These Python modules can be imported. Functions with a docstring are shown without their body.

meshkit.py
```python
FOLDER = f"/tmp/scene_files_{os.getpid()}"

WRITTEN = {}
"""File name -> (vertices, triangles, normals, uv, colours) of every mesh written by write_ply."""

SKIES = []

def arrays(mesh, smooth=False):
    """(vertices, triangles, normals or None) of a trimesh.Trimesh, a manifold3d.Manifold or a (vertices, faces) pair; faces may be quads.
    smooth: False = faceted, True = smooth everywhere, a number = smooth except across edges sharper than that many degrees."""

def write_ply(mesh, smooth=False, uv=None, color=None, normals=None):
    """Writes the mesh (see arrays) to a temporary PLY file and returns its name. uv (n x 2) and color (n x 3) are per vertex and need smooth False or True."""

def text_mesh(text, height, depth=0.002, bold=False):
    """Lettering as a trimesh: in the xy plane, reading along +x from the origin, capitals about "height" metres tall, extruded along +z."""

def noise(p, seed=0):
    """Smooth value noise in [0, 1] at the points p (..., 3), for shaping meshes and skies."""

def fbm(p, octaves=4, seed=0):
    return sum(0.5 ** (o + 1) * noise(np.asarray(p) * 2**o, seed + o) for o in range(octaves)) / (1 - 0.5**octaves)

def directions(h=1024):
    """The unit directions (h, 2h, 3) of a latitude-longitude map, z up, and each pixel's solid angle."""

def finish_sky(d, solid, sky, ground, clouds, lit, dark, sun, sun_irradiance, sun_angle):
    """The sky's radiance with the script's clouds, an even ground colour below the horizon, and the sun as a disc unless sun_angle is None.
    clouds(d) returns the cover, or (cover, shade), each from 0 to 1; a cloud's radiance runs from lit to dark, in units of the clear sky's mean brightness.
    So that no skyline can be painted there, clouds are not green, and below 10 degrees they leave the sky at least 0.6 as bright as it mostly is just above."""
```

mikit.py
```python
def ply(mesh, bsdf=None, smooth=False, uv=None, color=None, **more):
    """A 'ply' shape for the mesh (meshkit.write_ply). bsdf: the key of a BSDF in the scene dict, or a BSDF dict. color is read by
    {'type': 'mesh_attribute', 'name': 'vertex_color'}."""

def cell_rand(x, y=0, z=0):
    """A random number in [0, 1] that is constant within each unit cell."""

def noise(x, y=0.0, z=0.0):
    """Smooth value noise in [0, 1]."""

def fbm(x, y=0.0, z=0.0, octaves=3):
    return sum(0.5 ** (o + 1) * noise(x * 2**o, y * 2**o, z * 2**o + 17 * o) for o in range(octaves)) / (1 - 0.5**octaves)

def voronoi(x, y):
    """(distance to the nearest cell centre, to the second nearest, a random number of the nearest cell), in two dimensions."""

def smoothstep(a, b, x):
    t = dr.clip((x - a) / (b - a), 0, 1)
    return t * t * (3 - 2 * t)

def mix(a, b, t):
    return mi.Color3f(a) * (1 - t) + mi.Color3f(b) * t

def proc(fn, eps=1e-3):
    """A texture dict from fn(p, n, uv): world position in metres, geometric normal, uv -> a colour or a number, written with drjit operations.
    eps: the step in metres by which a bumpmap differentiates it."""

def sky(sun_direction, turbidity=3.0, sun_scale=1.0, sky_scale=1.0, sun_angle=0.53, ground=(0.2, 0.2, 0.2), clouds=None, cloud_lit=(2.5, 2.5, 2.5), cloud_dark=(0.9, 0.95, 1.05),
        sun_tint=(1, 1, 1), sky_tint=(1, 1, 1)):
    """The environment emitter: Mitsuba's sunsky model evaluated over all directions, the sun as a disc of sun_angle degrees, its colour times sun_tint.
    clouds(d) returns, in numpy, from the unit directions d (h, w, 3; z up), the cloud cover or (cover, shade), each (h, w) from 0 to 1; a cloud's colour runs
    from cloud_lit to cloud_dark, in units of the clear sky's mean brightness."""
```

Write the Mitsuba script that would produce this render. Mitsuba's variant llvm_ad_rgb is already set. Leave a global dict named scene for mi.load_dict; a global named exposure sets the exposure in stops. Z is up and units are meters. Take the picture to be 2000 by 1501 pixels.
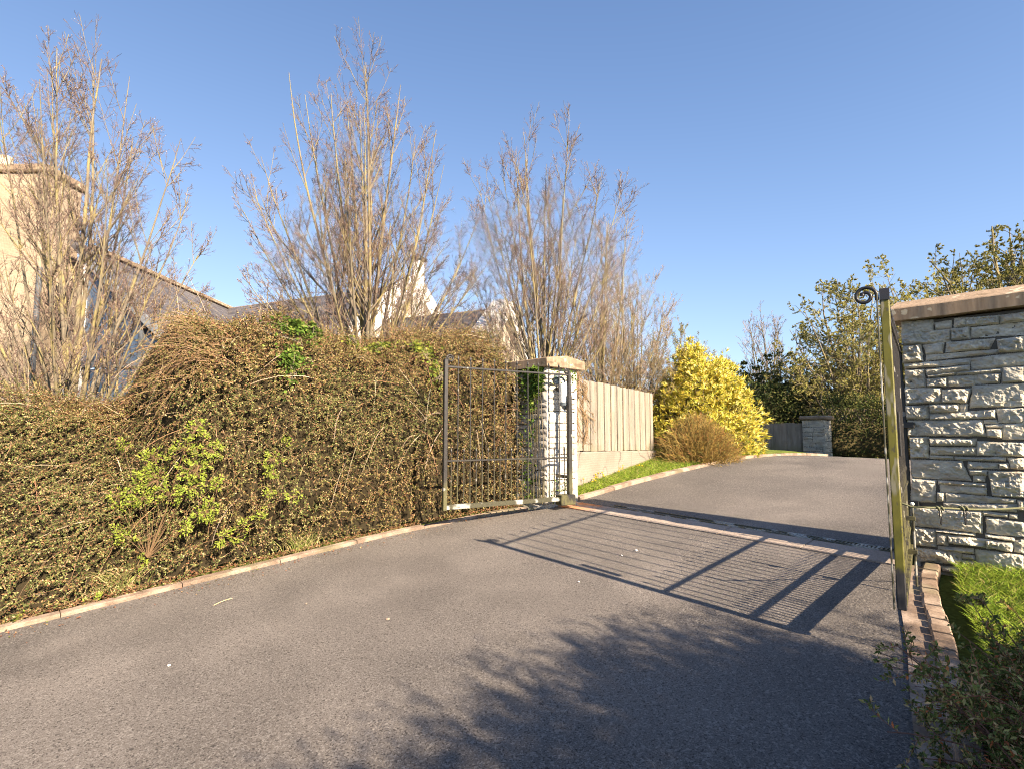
import math
import numpy as np, trimesh, drjit as dr, mitsuba as mi
import mikit, meshkit
from mikit import proc, noise, fbm, mix, smoothstep, voronoi, cell_rand

T = mi.ScalarTransform4f
scene, labels = {}, {}

# ------------------------------------------------------------------ camera, sky, exposure
EYE, PITCH = 1.65, math.atan(96 / 1110)
scene['camera'] = {'type': 'perspective', 'fov': 2 * math.degrees(math.atan(1000 / 1110)), 'fov_axis': 'x', 'near_clip': 0.05, 'far_clip': 2000.0,
                   'to_world': T().look_at(origin=[0, 0, EYE], target=[0, math.cos(PITCH), EYE + math.sin(PITCH)], up=[0, 0, 1])}
SUN = (0.632, -0.775, 0.510)
scene['sky'] = mikit.sky(SUN, turbidity=2.4, sun_scale=1.0, sky_scale=0.56, sun_tint=(0.95, 0.985, 1.11), sky_tint=(1.14, 1.05, 1.14), ground=(0.14, 0.13, 0.11))
exposure = 3.65

# ------------------------------------------------------------------ frame of the gateway: s runs along the drive, t along the gate line
ORG = np.array([0.8, 7.85])
U = np.array([0.73, 0.68]) / math.hypot(0.73, 0.68)
V = np.array([U[1], -U[0]])


def ground_st(s, t):
    s = np.clip(np.asarray(s, float), -9.0, 16.0)
    d = np.clip(s - 4.8, 0, 3.0)
    z = 0.65 + 0.092 * np.minimum(s, 4.8) + 0.092 * d - 0.132 / 6 * d * d - 0.04 * np.maximum(s - 7.8, 0)
    return z - 0.02 * np.clip(t, -9, 9)


def st(x, y):
    dx, dy = np.asarray(x) - ORG[0], np.asarray(y) - ORG[1]
    return dx * U[0] + dy * U[1], dx * V[0] + dy * V[1]


def ground(x, y):
    return ground_st(*st(x, y))


def L(s, t, z):
    s, t, z = np.broadcast_arrays(np.asarray(s, float), np.asarray(t, float), np.asarray(z, float))
    return np.stack([ORG[0] + s * U[0] + t * V[0], ORG[1] + s * U[1] + t * V[1], z], -1)


# ------------------------------------------------------------------ entries
def key_for(name):
    if name not in scene and not any(k.startswith(name + '__') for k in scene) and name not in labels:
        return name
    n = 1
    while True:
        k = f'{name}_{n:03d}'
        if k not in scene and k not in labels and not any(q.startswith(k + '__') for q in scene):
            return k
        n += 1


_count = {}


def part_key(parent, name):
    base = parent + '__' + name
    n = _count.get(base, 0)
    _count[base] = n + 1
    return base if n == 0 else f'{base}_{n:03d}'


def thing(name, label, cat, group=None):
    k = key_for(name)
    labels[k] = {'label': label, 'category': cat}
    if group:
        labels[k]['group'] = group
    return k


def part(parent, name, mesh, bsdf, smooth=False, color=None, stuff=False, label=None):
    k = part_key(parent, name)
    scene[k] = mikit.ply(mesh, bsdf, smooth=smooth, color=color)
    if stuff:
        labels.setdefault(k, {})['kind'] = 'stuff'
    if label:
        labels.setdefault(k, {})['label'] = label
    return k


def struct(name, mesh, bsdf, smooth=False, color=None, label=None, kind='structure'):
    scene[name] = mikit.ply(mesh, bsdf, smooth=smooth, color=color)
    labels[name] = {'kind': kind}
    if label:
        labels[name]['label'] = label
    return name


# ------------------------------------------------------------------ mesh tools
class MB:
    def __init__(self):
        self.v, self.f, self.c, self.n = [], [], [], 0

    def add(self, v, f, c=None):
        v, f = np.asarray(v, float).reshape(-1, 3), np.asarray(f, int)
        if f.shape[1] == 4:
            f = np.vstack([f[:, [0, 1, 2]], f[:, [0, 2, 3]]])
        self.v.append(v)
        self.f.append(f + self.n)
        if c is not None:
            self.c.append(np.broadcast_to(np.asarray(c, float), v.shape))
        self.n += len(v)
        return self

    def mesh(self):
        return np.vstack(self.v), np.vstack(self.f)

    def col(self):
        return np.vstack(self.c)


def unit(a):
    return a / np.maximum(np.linalg.norm(a, axis=-1, keepdims=True), 1e-12)


BOXF = np.array([[0, 2, 3, 1], [4, 5, 7, 6], [0, 1, 5, 4], [2, 6, 7, 3], [0, 4, 6, 2], [1, 3, 7, 5]])


def box_between(o, ax, ay, az):
    """corner o and three edge vectors"""
    o, ax, ay, az = (np.asarray(q, float) for q in (o, ax, ay, az))
    v = np.array([o + i * ax + j * ay + k * az for i in (0, 1) for j in (0, 1) for k in (0, 1)])
    f = BOXF[:, ::-1] if np.dot(np.cross(ax, ay), az) > 0 else BOXF
    return v, f[:, ::-1]


def cbox(o, ax, ay, az, ch=0.006, jit=0.0, rng=None):
    """chamfered box from corner and edge vectors"""
    o, ax, ay, az = (np.asarray(q, float) for q in (o, ax, ay, az))
    ls = [np.linalg.norm(q) for q in (ax, ay, az)]
    c = min(ch, 0.3 * min(ls))
    pts = []
    for i in (0, 1):
        for j in (0, 1):
            for k in (0, 1):
                J = (rng.normal(0, jit, 3) if jit else 0)
                for m in range(3):
                    w = [i, j, k]
                    for q in range(3):
                        if q != m:
                            w[q] = w[q] + (c / ls[q]) * (1 - 2 * w[q])
                    pts.append(o + w[0] * ax + w[1] * ay + w[2] * az + J)
    h = trimesh.convex.convex_hull(np.array(pts))
    return np.array(h.vertices), np.array(h.faces)


def tubes(P, R, sides=4):
    """P (N,K,3) polylines, R (N,K) radii"""
    P, R = np.asarray(P, float), np.asarray(R, float)
    if P.ndim == 2:
        P, R = P[None], R[None]
    N, K, _ = P.shape
    t = unit(np.gradient(P, axis=1))
    ref = np.where(np.abs(t[..., 2:]) < 0.95, [0, 0, 1.0], [1.0, 0, 0])
    ref = ref[:, :1].repeat(K, 1)
    a = unit(np.cross(t, ref))
    b = np.cross(t, a)
    ang = np.arange(sides) * 2 * np.pi / sides
    v = P[:, :, None] + R[:, :, None, None] * (np.cos(ang)[:, None] * a[:, :, None] + np.sin(ang)[:, None] * b[:, :, None])
    k, j = np.meshgrid(np.arange(K - 1), np.arange(sides), indexing='ij')
    q = np.stack([k * sides + j, k * sides + (j + 1) % sides, (k + 1) * sides + (j + 1) % sides, (k + 1) * sides + j], -1).reshape(-1, 4)
    f = (q[None] + (np.arange(N) * K * sides)[:, None, None]).reshape(-1, 4)
    return v.reshape(-1, 3), np.vstack([f[:, [0, 1, 2]], f[:, [0, 2, 3]]])


def capped(P, R, sides=8):
    """one tube with closed ends"""
    P, R = np.asarray(P, float), np.asarray(R, float)
    P = np.vstack([P[:1] + 1e-4 * unit(P[0] - P[1]), P, P[-1:] + 1e-4 * unit(P[-1] - P[-2])])
    R = np.concatenate([[1e-4], R, [1e-4]])
    return tubes(P, R, sides)


def leaves(P, D, N, ln, wd, col, fold=0.12):
    """one folded diamond leaf per row"""
    n = len(P)
    D, N = unit(D), unit(N)
    S = unit(np.cross(N, D))
    N = np.cross(D, S)
    ln, wd = np.broadcast_to(ln, (n,))[:, None], np.broadcast_to(wd, (n,))[:, None]
    mid = P + D * ln * 0.48
    v = np.stack([P, mid + S * wd / 2 + N * wd * fold, P + D * ln, mid - S * wd / 2 + N * wd * fold], 1).reshape(-1, 3)
    i = np.arange(n)[:, None] * 4
    f = np.vstack([i + [0, 1, 2], i + [0, 2, 3]])
    return v, f, np.repeat(np.broadcast_to(col, (n, 3)), 4, 0)


def tri_leaves(P, D, N, ln, wd, col):
    """cheap one-triangle leaves for far crowns"""
    n = len(P)
    D = unit(D)
    S = unit(np.cross(unit(N), D))
    ln, wd = np.broadcast_to(ln, (n,))[:, None], np.broadcast_to(wd, (n,))[:, None]
    v = np.stack([P + S * wd / 2, P + D * ln, P - S * wd / 2], 1).reshape(-1, 3)
    return v, np.arange(3 * n).reshape(-1, 3), np.repeat(np.broadcast_to(col, (n, 3)), 3, 0)


def pick_colors(rng, n, table, var=0.25):
    """table of (weight, colour)"""
    w = np.array([q[0] for q in table], float)
    c = np.array([q[1] for q in table], float)
    idx = rng.choice(len(w), n, p=w / w.sum())
    return np.clip(c[idx] * rng.uniform(1 - var, 1 + var, (n, 1)) * rng.uniform(0.93, 1.07, (n, 3)), 0.004, 0.95)


def sph(rng, n):
    return unit(rng.normal(size=(n, 3)))


def grow(rng, P, R, n, f0, f1, lf, ang, curl, K=6, jit=0.08, rr=0.6, lo=0.6, rmin=0.002, up=(0, 0, 1.0)):
    """side shoots on the polylines P: n per polyline, leaving at ang (lo, hi in degrees), bending by curl towards up"""
    N, K0, _ = P.shape
    plen = np.linalg.norm(np.diff(P, axis=1), axis=2).sum(1)
    i = np.repeat(np.arange(N), n)
    f = rng.uniform(f0, f1, N * n)
    x = f * (K0 - 1)
    k = np.minimum(x.astype(int), K0 - 2)
    w = (x - k)[:, None]
    p = P[i, k] * (1 - w) + P[i, k + 1] * w
    r = R[i, k] * (1 - w[:, 0]) + R[i, k + 1] * w[:, 0]
    tan = unit(P[i, k + 1] - P[i, k])
    perp = sph(rng, N * n)
    perp = unit(perp - (perp * tan).sum(1, keepdims=True) * tan)
    a = np.radians(rng.uniform(ang[0], ang[1], N * n))[:, None]
    d = np.cos(a) * tan + np.sin(a) * perp
    ln = lf * plen[i] * (1.0 - 0.62 * f) * rng.uniform(lo, 1.15, N * n)
    out = np.empty((N * n, K, 3))
    out[:, 0] = p
    for q in range(1, K):
        out[:, q] = out[:, q - 1] + d * (ln / (K - 1))[:, None]
        d = unit(d + curl * np.asarray(up) + rng.normal(0, jit, d.shape))
    r0 = np.maximum(r * rr, rmin)
    rad = r0[:, None] * np.linspace(1, 0.35, K)[None]
    return out, np.maximum(rad, rmin * 0.6)


def grid_faces(nu, nv):
    i, j = np.meshgrid(np.arange(nu - 1), np.arange(nv - 1), indexing='ij')
    a = i * nv + j
    return np.stack([a, a + nv, a + nv + 1, a + 1], -1).reshape(-1, 4)


def loft(sections, closed=True, caps=True):
    """sections (K,M,3) joined in order"""
    S = np.asarray(sections, float)
    K, M, _ = S.shape
    k, j = np.meshgrid(np.arange(K - 1), np.arange(M if closed else M - 1), indexing='ij')
    q = np.stack([k * M + j, k * M + (j + 1) % M, (k + 1) * M + (j + 1) % M, (k + 1) * M + j], -1).reshape(-1, 4)
    f = np.vstack([q[:, [0, 1, 2]], q[:, [0, 2, 3]]])
    if caps:
        fan = np.array([[0, i + 1, i] for i in range(1, M - 1)])
        f = np.vstack([f, fan, fan[:, ::-1] + (K - 1) * M])
    return S.reshape(-1, 3), f


# ------------------------------------------------------------------ materials
def two(b):
    return {'type': 'twosided', 'bsdf': b}


def rough(color, r=0.85, spec=0.3, bump=None, bs=0.003, **kw):
    b = {'type': 'principled', 'base_color': color if isinstance(color, dict) else {'type': 'rgb', 'value': list(color)}, 'roughness': r, 'specular': spec, **kw}
    if bump is not None:
        b = {'type': 'bumpmap', 'scale': 1.0, 'arbitrary': bump, 'bsdf': b}
    return two(b)


def t_of(p):
    return (p.x - ORG[0]) * V[0] + (p.y - ORG[1]) * V[1]


def s_of(p):
    return (p.x - ORG[0]) * U[0] + (p.y - ORG[1]) * U[1]


def f_asphalt(p, n, uv):
    big = fbm(p.x * 0.55, p.y * 0.55, 3.0)
    mid = noise(p.x * 3.1, p.y * 3.1, 9.0)
    g1, g2 = noise(p.x * 210, p.y * 210, 1.0), noise(p.x * 105 + 7, p.y * 105, 5.0)
    speck = smoothstep(0.64, 0.86, g1) * 0.5 + smoothstep(0.60, 0.86, g2) * 0.6
    t = t_of(p)
    track = dr.exp(-dr.square((t - 0.95 + 0.3 * big) / 0.30)) + dr.exp(-dr.square((t - 2.55 + 0.3 * big) / 0.30))
    c = mix((0.080, 0.073, 0.068), (0.118, 0.106, 0.097), smoothstep(0.35, 0.65, big))
    c = c * (0.74 + 0.3 * mid + 0.26 * g1) * (1 + 0.10 * track * (0.4 + mid))
    c = mix(c, mi.Color3f(0.29, 0.272, 0.255), speck * 0.55)
    pit = smoothstep(0.62, 0.9, noise(p.x * 150, p.y * 150, 12.0))
    c = c * (1 - 0.6 * pit)
    stain = smoothstep(0.62, 0.75, fbm(p.x * 1.3 + 4, p.y * 1.3, 21.0))
    return c * (1 - 0.10 * stain)


def f_asphalt_h(p, n, uv):
    return 0.0022 * noise(p.x * 170, p.y * 170, 2.0) + 0.0024 * noise(p.x * 80, p.y * 80, 6.0)


def f_kerb(p, n, uv):
    a = fbm(p.x * 7, p.y * 7, p.z * 7)
    b = noise(p.x * 90, p.y * 90, p.z * 90)
    c = mix((0.17, 0.125, 0.095), (0.31, 0.245, 0.195), smoothstep(0.3, 0.7, a)) * (0.75 + 0.5 * b)
    return mix(c, mi.Color3f(0.13, 0.12, 0.07), 0.7 * smoothstep(0.6, 0.75, fbm(p.x * 3 + 9, p.y * 3, p.z * 3)))


def f_apron(p, n, uv):
    t = t_of(p)
    a = fbm(p.x * 5, p.y * 5, 1.0)
    c = mix((0.21, 0.175, 0.15), (0.31, 0.26, 0.22), a) * (0.8 + 0.4 * noise(p.x * 110, p.y * 110, 3.0))
    rust = smoothstep(0.75, 0.25, t + 0.5 * fbm(p.x * 6, p.y * 6, 7.0)) * smoothstep(0.25, 0.6, fbm(p.x * 9, p.y * 4, 17.0))
    return mix(c, mi.Color3f(0.50, 0.17, 0.045), rust)


def f_stone(p, n, uv):
    a = fbm(p.x * 5, p.y * 5, p.z * 9)
    b = fbm(p.x * 40, p.y * 40, p.z * 60)
    c = mix((0.375, 0.36, 0.31), (0.53, 0.495, 0.41), smoothstep(0.3, 0.7, a)) * (0.7 + 0.6 * b)
    warm = smoothstep(0.58, 0.75, fbm(p.x * 6 + 3, p.y * 6, p.z * 8))
    return mix(c, mi.Color3f(0.36, 0.27, 0.18), 0.45 * warm)


def f_stone_h(p, n, uv):
    return 0.016 * fbm(p.x * 50, p.y * 50, p.z * 75) + 0.005 * noise(p.x * 200, p.y * 200, p.z * 200)


def f_pale(p, n, uv):
    a = fbm(p.x * 6, p.y * 6, p.z * 9)
    b = fbm(p.x * 40, p.y * 40, p.z * 40)
    return mix((0.36, 0.335, 0.29), (0.54, 0.51, 0.46), smoothstep(0.3, 0.7, a)) * (0.72 + 0.55 * b)


def f_cap(p, n, uv):
    a = fbm(p.x * 6, p.y * 6, p.z * 3)
    st_ = fbm(p.x * 55, p.y * 55, p.z * 5)
    c = mix((0.20, 0.145, 0.10), (0.31, 0.24, 0.175), a) * (0.6 + 0.8 * st_)
    lich = smoothstep(0.66, 0.72, fbm(p.x * 16 + 3, p.y * 16, p.z * 16))
    c = mix(c, mi.Color3f(0.45, 0.40, 0.30), lich * 0.8)
    moss = smoothstep(0.66, 0.78, fbm(p.x * 5 + 13, p.y * 5, p.z * 8))
    return mix(c, mi.Color3f(0.10, 0.075, 0.045), moss * 0.7)


def f_algae_metal(p, n, uv):
    """dark paint with algae on the lower bars"""
    z = p.z
    k = smoothstep(1.75, 1.0, z + 0.5 * fbm(p.x * 5, p.y * 5, z * 4)) * smoothstep(0.25, 0.6, fbm(p.x * 15, p.y * 15, z * 6 + 4))
    c = mix((0.012, 0.0115, 0.013), (0.026, 0.024, 0.024), noise(p.x * 60, p.y * 60, z * 30))
    c = mix(c, mi.Color3f(0.11, 0.105, 0.042), k * 0.7)
    pale = smoothstep(0.72, 0.8, fbm(p.x * 11 + 5, p.y * 11, z * 11))
    return mix(c, mi.Color3f(0.33, 0.32, 0.30), pale * 0.65)


def f_algae_shade_post(p, n, uv):
    """latch post overgrown with yellow-green algae below its black top, foot painted black as bush shadow"""
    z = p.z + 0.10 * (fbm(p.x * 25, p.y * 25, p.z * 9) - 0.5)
    k = smoothstep(2.45, 2.40, z) * smoothstep(0.86, 0.90, z)  # lower cut puts the bush shadow on the foot into the colour
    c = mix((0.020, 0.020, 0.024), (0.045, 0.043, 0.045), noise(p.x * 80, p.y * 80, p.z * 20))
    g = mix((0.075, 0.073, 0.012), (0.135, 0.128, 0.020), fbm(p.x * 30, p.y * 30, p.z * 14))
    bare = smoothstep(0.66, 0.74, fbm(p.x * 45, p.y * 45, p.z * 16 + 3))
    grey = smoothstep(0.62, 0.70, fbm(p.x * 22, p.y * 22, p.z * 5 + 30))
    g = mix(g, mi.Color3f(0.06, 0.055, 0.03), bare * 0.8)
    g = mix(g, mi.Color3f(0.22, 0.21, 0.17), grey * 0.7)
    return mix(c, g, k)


def f_galv(p, n, uv):
    a = fbm(p.x * 9, p.y * 9, p.z * 9)
    c = mix((0.07, 0.068, 0.045), (0.36, 0.36, 0.34), smoothstep(0.50, 0.64, a))
    return c * (0.8 + 0.4 * noise(p.x * 70, p.y * 70, p.z * 70))


def wood(c1, c2, ph):
    def f(p, n, uv):
        q = p.x * 0.8 + p.y * 0.6
        g = fbm(q * 60 + ph, p.z * 2.2 + ph, ph)
        a = fbm(q * 5 + ph, p.z * 1.1, ph + 3)
        k = smoothstep(0.72, 0.76, noise(q * 16 + ph * 3, p.z * 5, 2.0))
        c = mix(c1, c2, g) * (0.75 + 0.5 * a) * (1 - 0.12 * k)
        return mix(c, mi.Color3f(0.16, 0.16, 0.07), 0.5 * smoothstep(1.65, 1.3, p.z + 0.3 * a))
    return f


def f_ret(p, n, uv):
    a = fbm(p.x * 4, p.y * 4, p.z * 4)
    line = smoothstep(0.2, 0.5, dr.abs(p.z * 26 + 0.4 * noise(p.x * 6, p.y * 6, 1.0) - dr.floor(p.z * 26 + 0.4 * noise(p.x * 6, p.y * 6, 1.0)) - 0.5))
    c = mix((0.20, 0.172, 0.14), (0.29, 0.258, 0.22), a) * (0.86 + 0.14 * line)
    c = c * (0.85 + 0.3 * noise(p.x * 70, p.y * 70, p.z * 70))
    crack = smoothstep(0.02, 0.0, dr.abs(fbm(p.x * 2.2, p.y * 2.2, p.z * 1.2 + 5) - 0.5))
    return c * (1 - 0.45 * crack)


def f_render(p, n, uv):
    a = fbm(p.x * 1.5, p.y * 1.5, p.z * 0.9)
    return mix((0.27, 0.215, 0.155), (0.38, 0.31, 0.235), a) * (0.85 + 0.3 * noise(p.x * 40, p.y * 40, p.z * 40))


def f_white(p, n, uv):
    a = fbm(p.x * 2, p.y * 2, p.z * 1.2)
    return mix((0.66, 0.65, 0.63), (0.82, 0.81, 0.79), a)


def f_cream(p, n, uv):
    cx, cy, w = voronoi((p.x * 0.42 + p.y * 0.9) * 2.6, p.z * 4.4)
    m = smoothstep(0.02, 0.12, cy - cx)
    return mix((0.55, 0.52, 0.46), mix((0.40, 0.33, 0.25), (0.62, 0.56, 0.46), w), m)


def slate(axis):
    ax, ay = axis

    def f(p, n, uv):
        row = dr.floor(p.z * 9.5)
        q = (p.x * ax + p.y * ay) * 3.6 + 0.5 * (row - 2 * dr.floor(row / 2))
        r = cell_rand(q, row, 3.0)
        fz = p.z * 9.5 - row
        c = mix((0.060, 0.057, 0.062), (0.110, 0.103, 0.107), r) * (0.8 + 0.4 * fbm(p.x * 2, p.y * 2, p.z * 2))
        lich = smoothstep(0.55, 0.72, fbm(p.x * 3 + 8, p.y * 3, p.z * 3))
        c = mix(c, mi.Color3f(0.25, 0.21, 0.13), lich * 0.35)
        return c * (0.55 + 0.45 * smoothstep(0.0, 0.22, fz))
    return f


def f_bark(p, n, uv):
    a = fbm(p.x * 22, p.y * 22, p.z * 5)
    b = fbm(p.x * 5, p.y * 5, p.z * 3 + 4)
    c = mix((0.105, 0.09, 0.066), (0.25, 0.215, 0.165), a)
    return mix(c, mi.Color3f(0.30, 0.25, 0.10), 0.65 * smoothstep(0.45, 0.65, b))


def f_soil(p, n, uv):
    a = fbm(p.x * 3, p.y * 3, p.z * 3)
    return mix((0.05, 0.04, 0.022), (0.10, 0.085, 0.04), a) * (0.7 + 0.6 * noise(p.x * 30, p.y * 30, p.z * 30))


def f_turf(p, n, uv):
    a = fbm(p.x * 4, p.y * 4, p.z * 4)
    return mix((0.05, 0.075, 0.015), (0.11, 0.13, 0.03), a) * (0.6 + 0.8 * noise(p.x * 60, p.y * 60, p.z * 60))


def f_rail(p, n, uv):
    return mix((0.16, 0.13, 0.10), (0.28, 0.24, 0.19), fbm(p.x * 12, p.y * 12, p.z * 30))


def f_glass(p, n, uv):
    return mix((0.03, 0.045, 0.075), (0.055, 0.08, 0.125), fbm(p.x * 0.7, p.y * 0.7, p.z * 0.7))  # blue of the reflected sky is mixed into the pane colour


M = scene
M['m_asphalt'] = rough(proc(f_asphalt), 0.75, 0.35, proc(f_asphalt_h, 0.004))
M['m_kerb'] = rough(proc(f_kerb), 0.9)
M['m_apron'] = rough(proc(f_apron), 0.85)
M['m_stone'] = rough(proc(f_stone), 0.85, 0.3, proc(f_stone_h, 0.004))
M['m_pale'] = rough(proc(f_pale), 0.85, 0.3)
M['m_core'] = rough((0.10, 0.092, 0.08), 0.95)
M['m_cap'] = rough(proc(f_cap), 0.9, 0.25)
M['m_metal'] = rough(proc(f_algae_metal), 0.45, 0.5)
M['m_post'] = rough(proc(f_algae_shade_post), 0.55, 0.4)
M['m_galv'] = rough(proc(f_galv), 0.4, 0.5, metallic=0.3)
M['m_black'] = rough((0.018, 0.018, 0.021), 0.4, 0.5)
for i_, (c1, c2) in enumerate([((0.17, 0.148, 0.122), (0.30, 0.265, 0.22)), ((0.145, 0.13, 0.11), (0.26, 0.235, 0.20)), ((0.185, 0.155, 0.125), (0.33, 0.285, 0.235))]):
    M[f'm_board{i_}'] = rough(proc(wood(c1, c2, 3.0 + 11 * i_)), 0.8, 0.25)
M['m_rail'] = rough(proc(f_rail), 0.85)
M['m_ret'] = rough(proc(f_ret), 0.9)
M['m_render'] = rough(proc(f_render), 0.9)
M['m_white'] = rough(proc(f_white), 0.7)
M['m_cream'] = rough(proc(f_cream), 0.85)
M['m_slate_a'] = rough(proc(slate((0.0, 1.0))), 0.6, 0.4)
M['m_slate_b'] = rough(proc(slate((0.91, -0.41))), 0.6, 0.4)
M['m_glass'] = rough(proc(f_glass), 0.06, 0.9)
M['m_frame'] = rough((0.70, 0.70, 0.69), 0.45)
M['m_greyframe'] = rough((0.10, 0.11, 0.125), 0.5)
M['m_barge'] = rough((0.15, 0.165, 0.19), 0.5)
M['m_bark'] = rough(proc(f_bark), 0.9, 0.2)
M['m_soil'] = rough(proc(f_soil), 0.95, 0.1)
M['m_inner_shade'] = rough((0.032, 0.026, 0.016), 0.95, 0.05)  # near-black colour stands for the shade between the inner hedge twigs
M['m_turf'] = rough(proc(f_turf), 0.95, 0.1)
M['m_vc'] = two({'type': 'principled', 'base_color': {'type': 'mesh_attribute', 'name': 'vertex_color'}, 'roughness': 0.7, 'specular': 0.25})
M['m_leaf'] = {'type': 'principledthin', 'base_color': {'type': 'mesh_attribute', 'name': 'vertex_color'}, 'roughness': 0.45, 'diff_trans': 0.35, 'spec_trans': 0.0, 'eta': 1.4}
M['m_opal'] = rough((0.74, 0.77, 0.78), 0.35, 0.5)
M['m_bluegrey'] = rough((0.10, 0.125, 0.15), 0.45, 0.5)
M['m_rope'] = rough((0.15, 0.155, 0.09), 0.9)
M['m_ball'] = rough((0.72, 0.71, 0.68), 0.4)

# ------------------------------------------------------------------ land and drive
def axis(a, b, step, far):
    m = np.arange(a, b + 1e-6, step)
    o = np.array([0.8, 2, 4.5, 9, 18, 36, 80, 180, far])
    return np.concatenate([(a - o)[::-1], m, b + o])


ss, tt = axis(-12, 17, 0.5, 420), axis(-11, 11, 0.5, 420)
Sg, Tg = np.meshgrid(ss, tt, indexing='ij')
struct('ground', (L(Sg, Tg, ground_st(Sg, Tg) - 0.05).reshape(-1, 3), grid_faces(len(ss), len(tt))[:, ::-1]), 'm_turf', smooth=True)

KS = np.array([-14, -5.74, -4.3, -2.73, -1.78, -1.0, -0.6, -0.3, 0.45, 2.0, 4.5, 6.0, 7.5, 9.5, 15.0])
KT = np.array([-0.72, -0.75, -0.77, -0.79, -0.72, -0.60, -0.48, -0.34, -0.22, -0.30, -0.22, 0.02, 0.35, 0.6, -0.2])
from scipy.interpolate import PchipInterpolator
kerb_left = PchipInterpolator(KS, KT)
RS = np.array([-14, -5.4, -5.1, -4.6, -4.0, -3.0, -2.0, -0.2, 0.5, 5.0, 9.0, 15.0])
RT = np.array([24, 14.0, 7.5, 5.45, 4.90, 4.54, 4.29, 3.88, 3.84, 4.1, 4.8, 5.5])
kerb_right = PchipInterpolator(RS, RT)
rows = np.concatenate([np.arange(-14, -5.4, 0.4), np.arange(-5.4, 9, 0.12), np.arange(9, 15.1, 0.5)])
cols = np.linspace(0, 1, 46)
Sg = np.repeat(rows[:, None], len(cols), 1)
Tg = kerb_left(rows)[:, None] * (1 - cols) + kerb_right(rows)[:, None] * cols
wob = 0.012 * (meshkit.fbm(np.stack([Sg * 0.9, Tg * 0.9, Sg * 0], -1), 3, 5) - 0.5)
struct('driveway', (L(Sg, Tg, ground_st(Sg, Tg) + wob).reshape(-1, 3), grid_faces(len(rows), len(cols))[:, ::-1]), 'm_asphalt', smooth=True)


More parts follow.
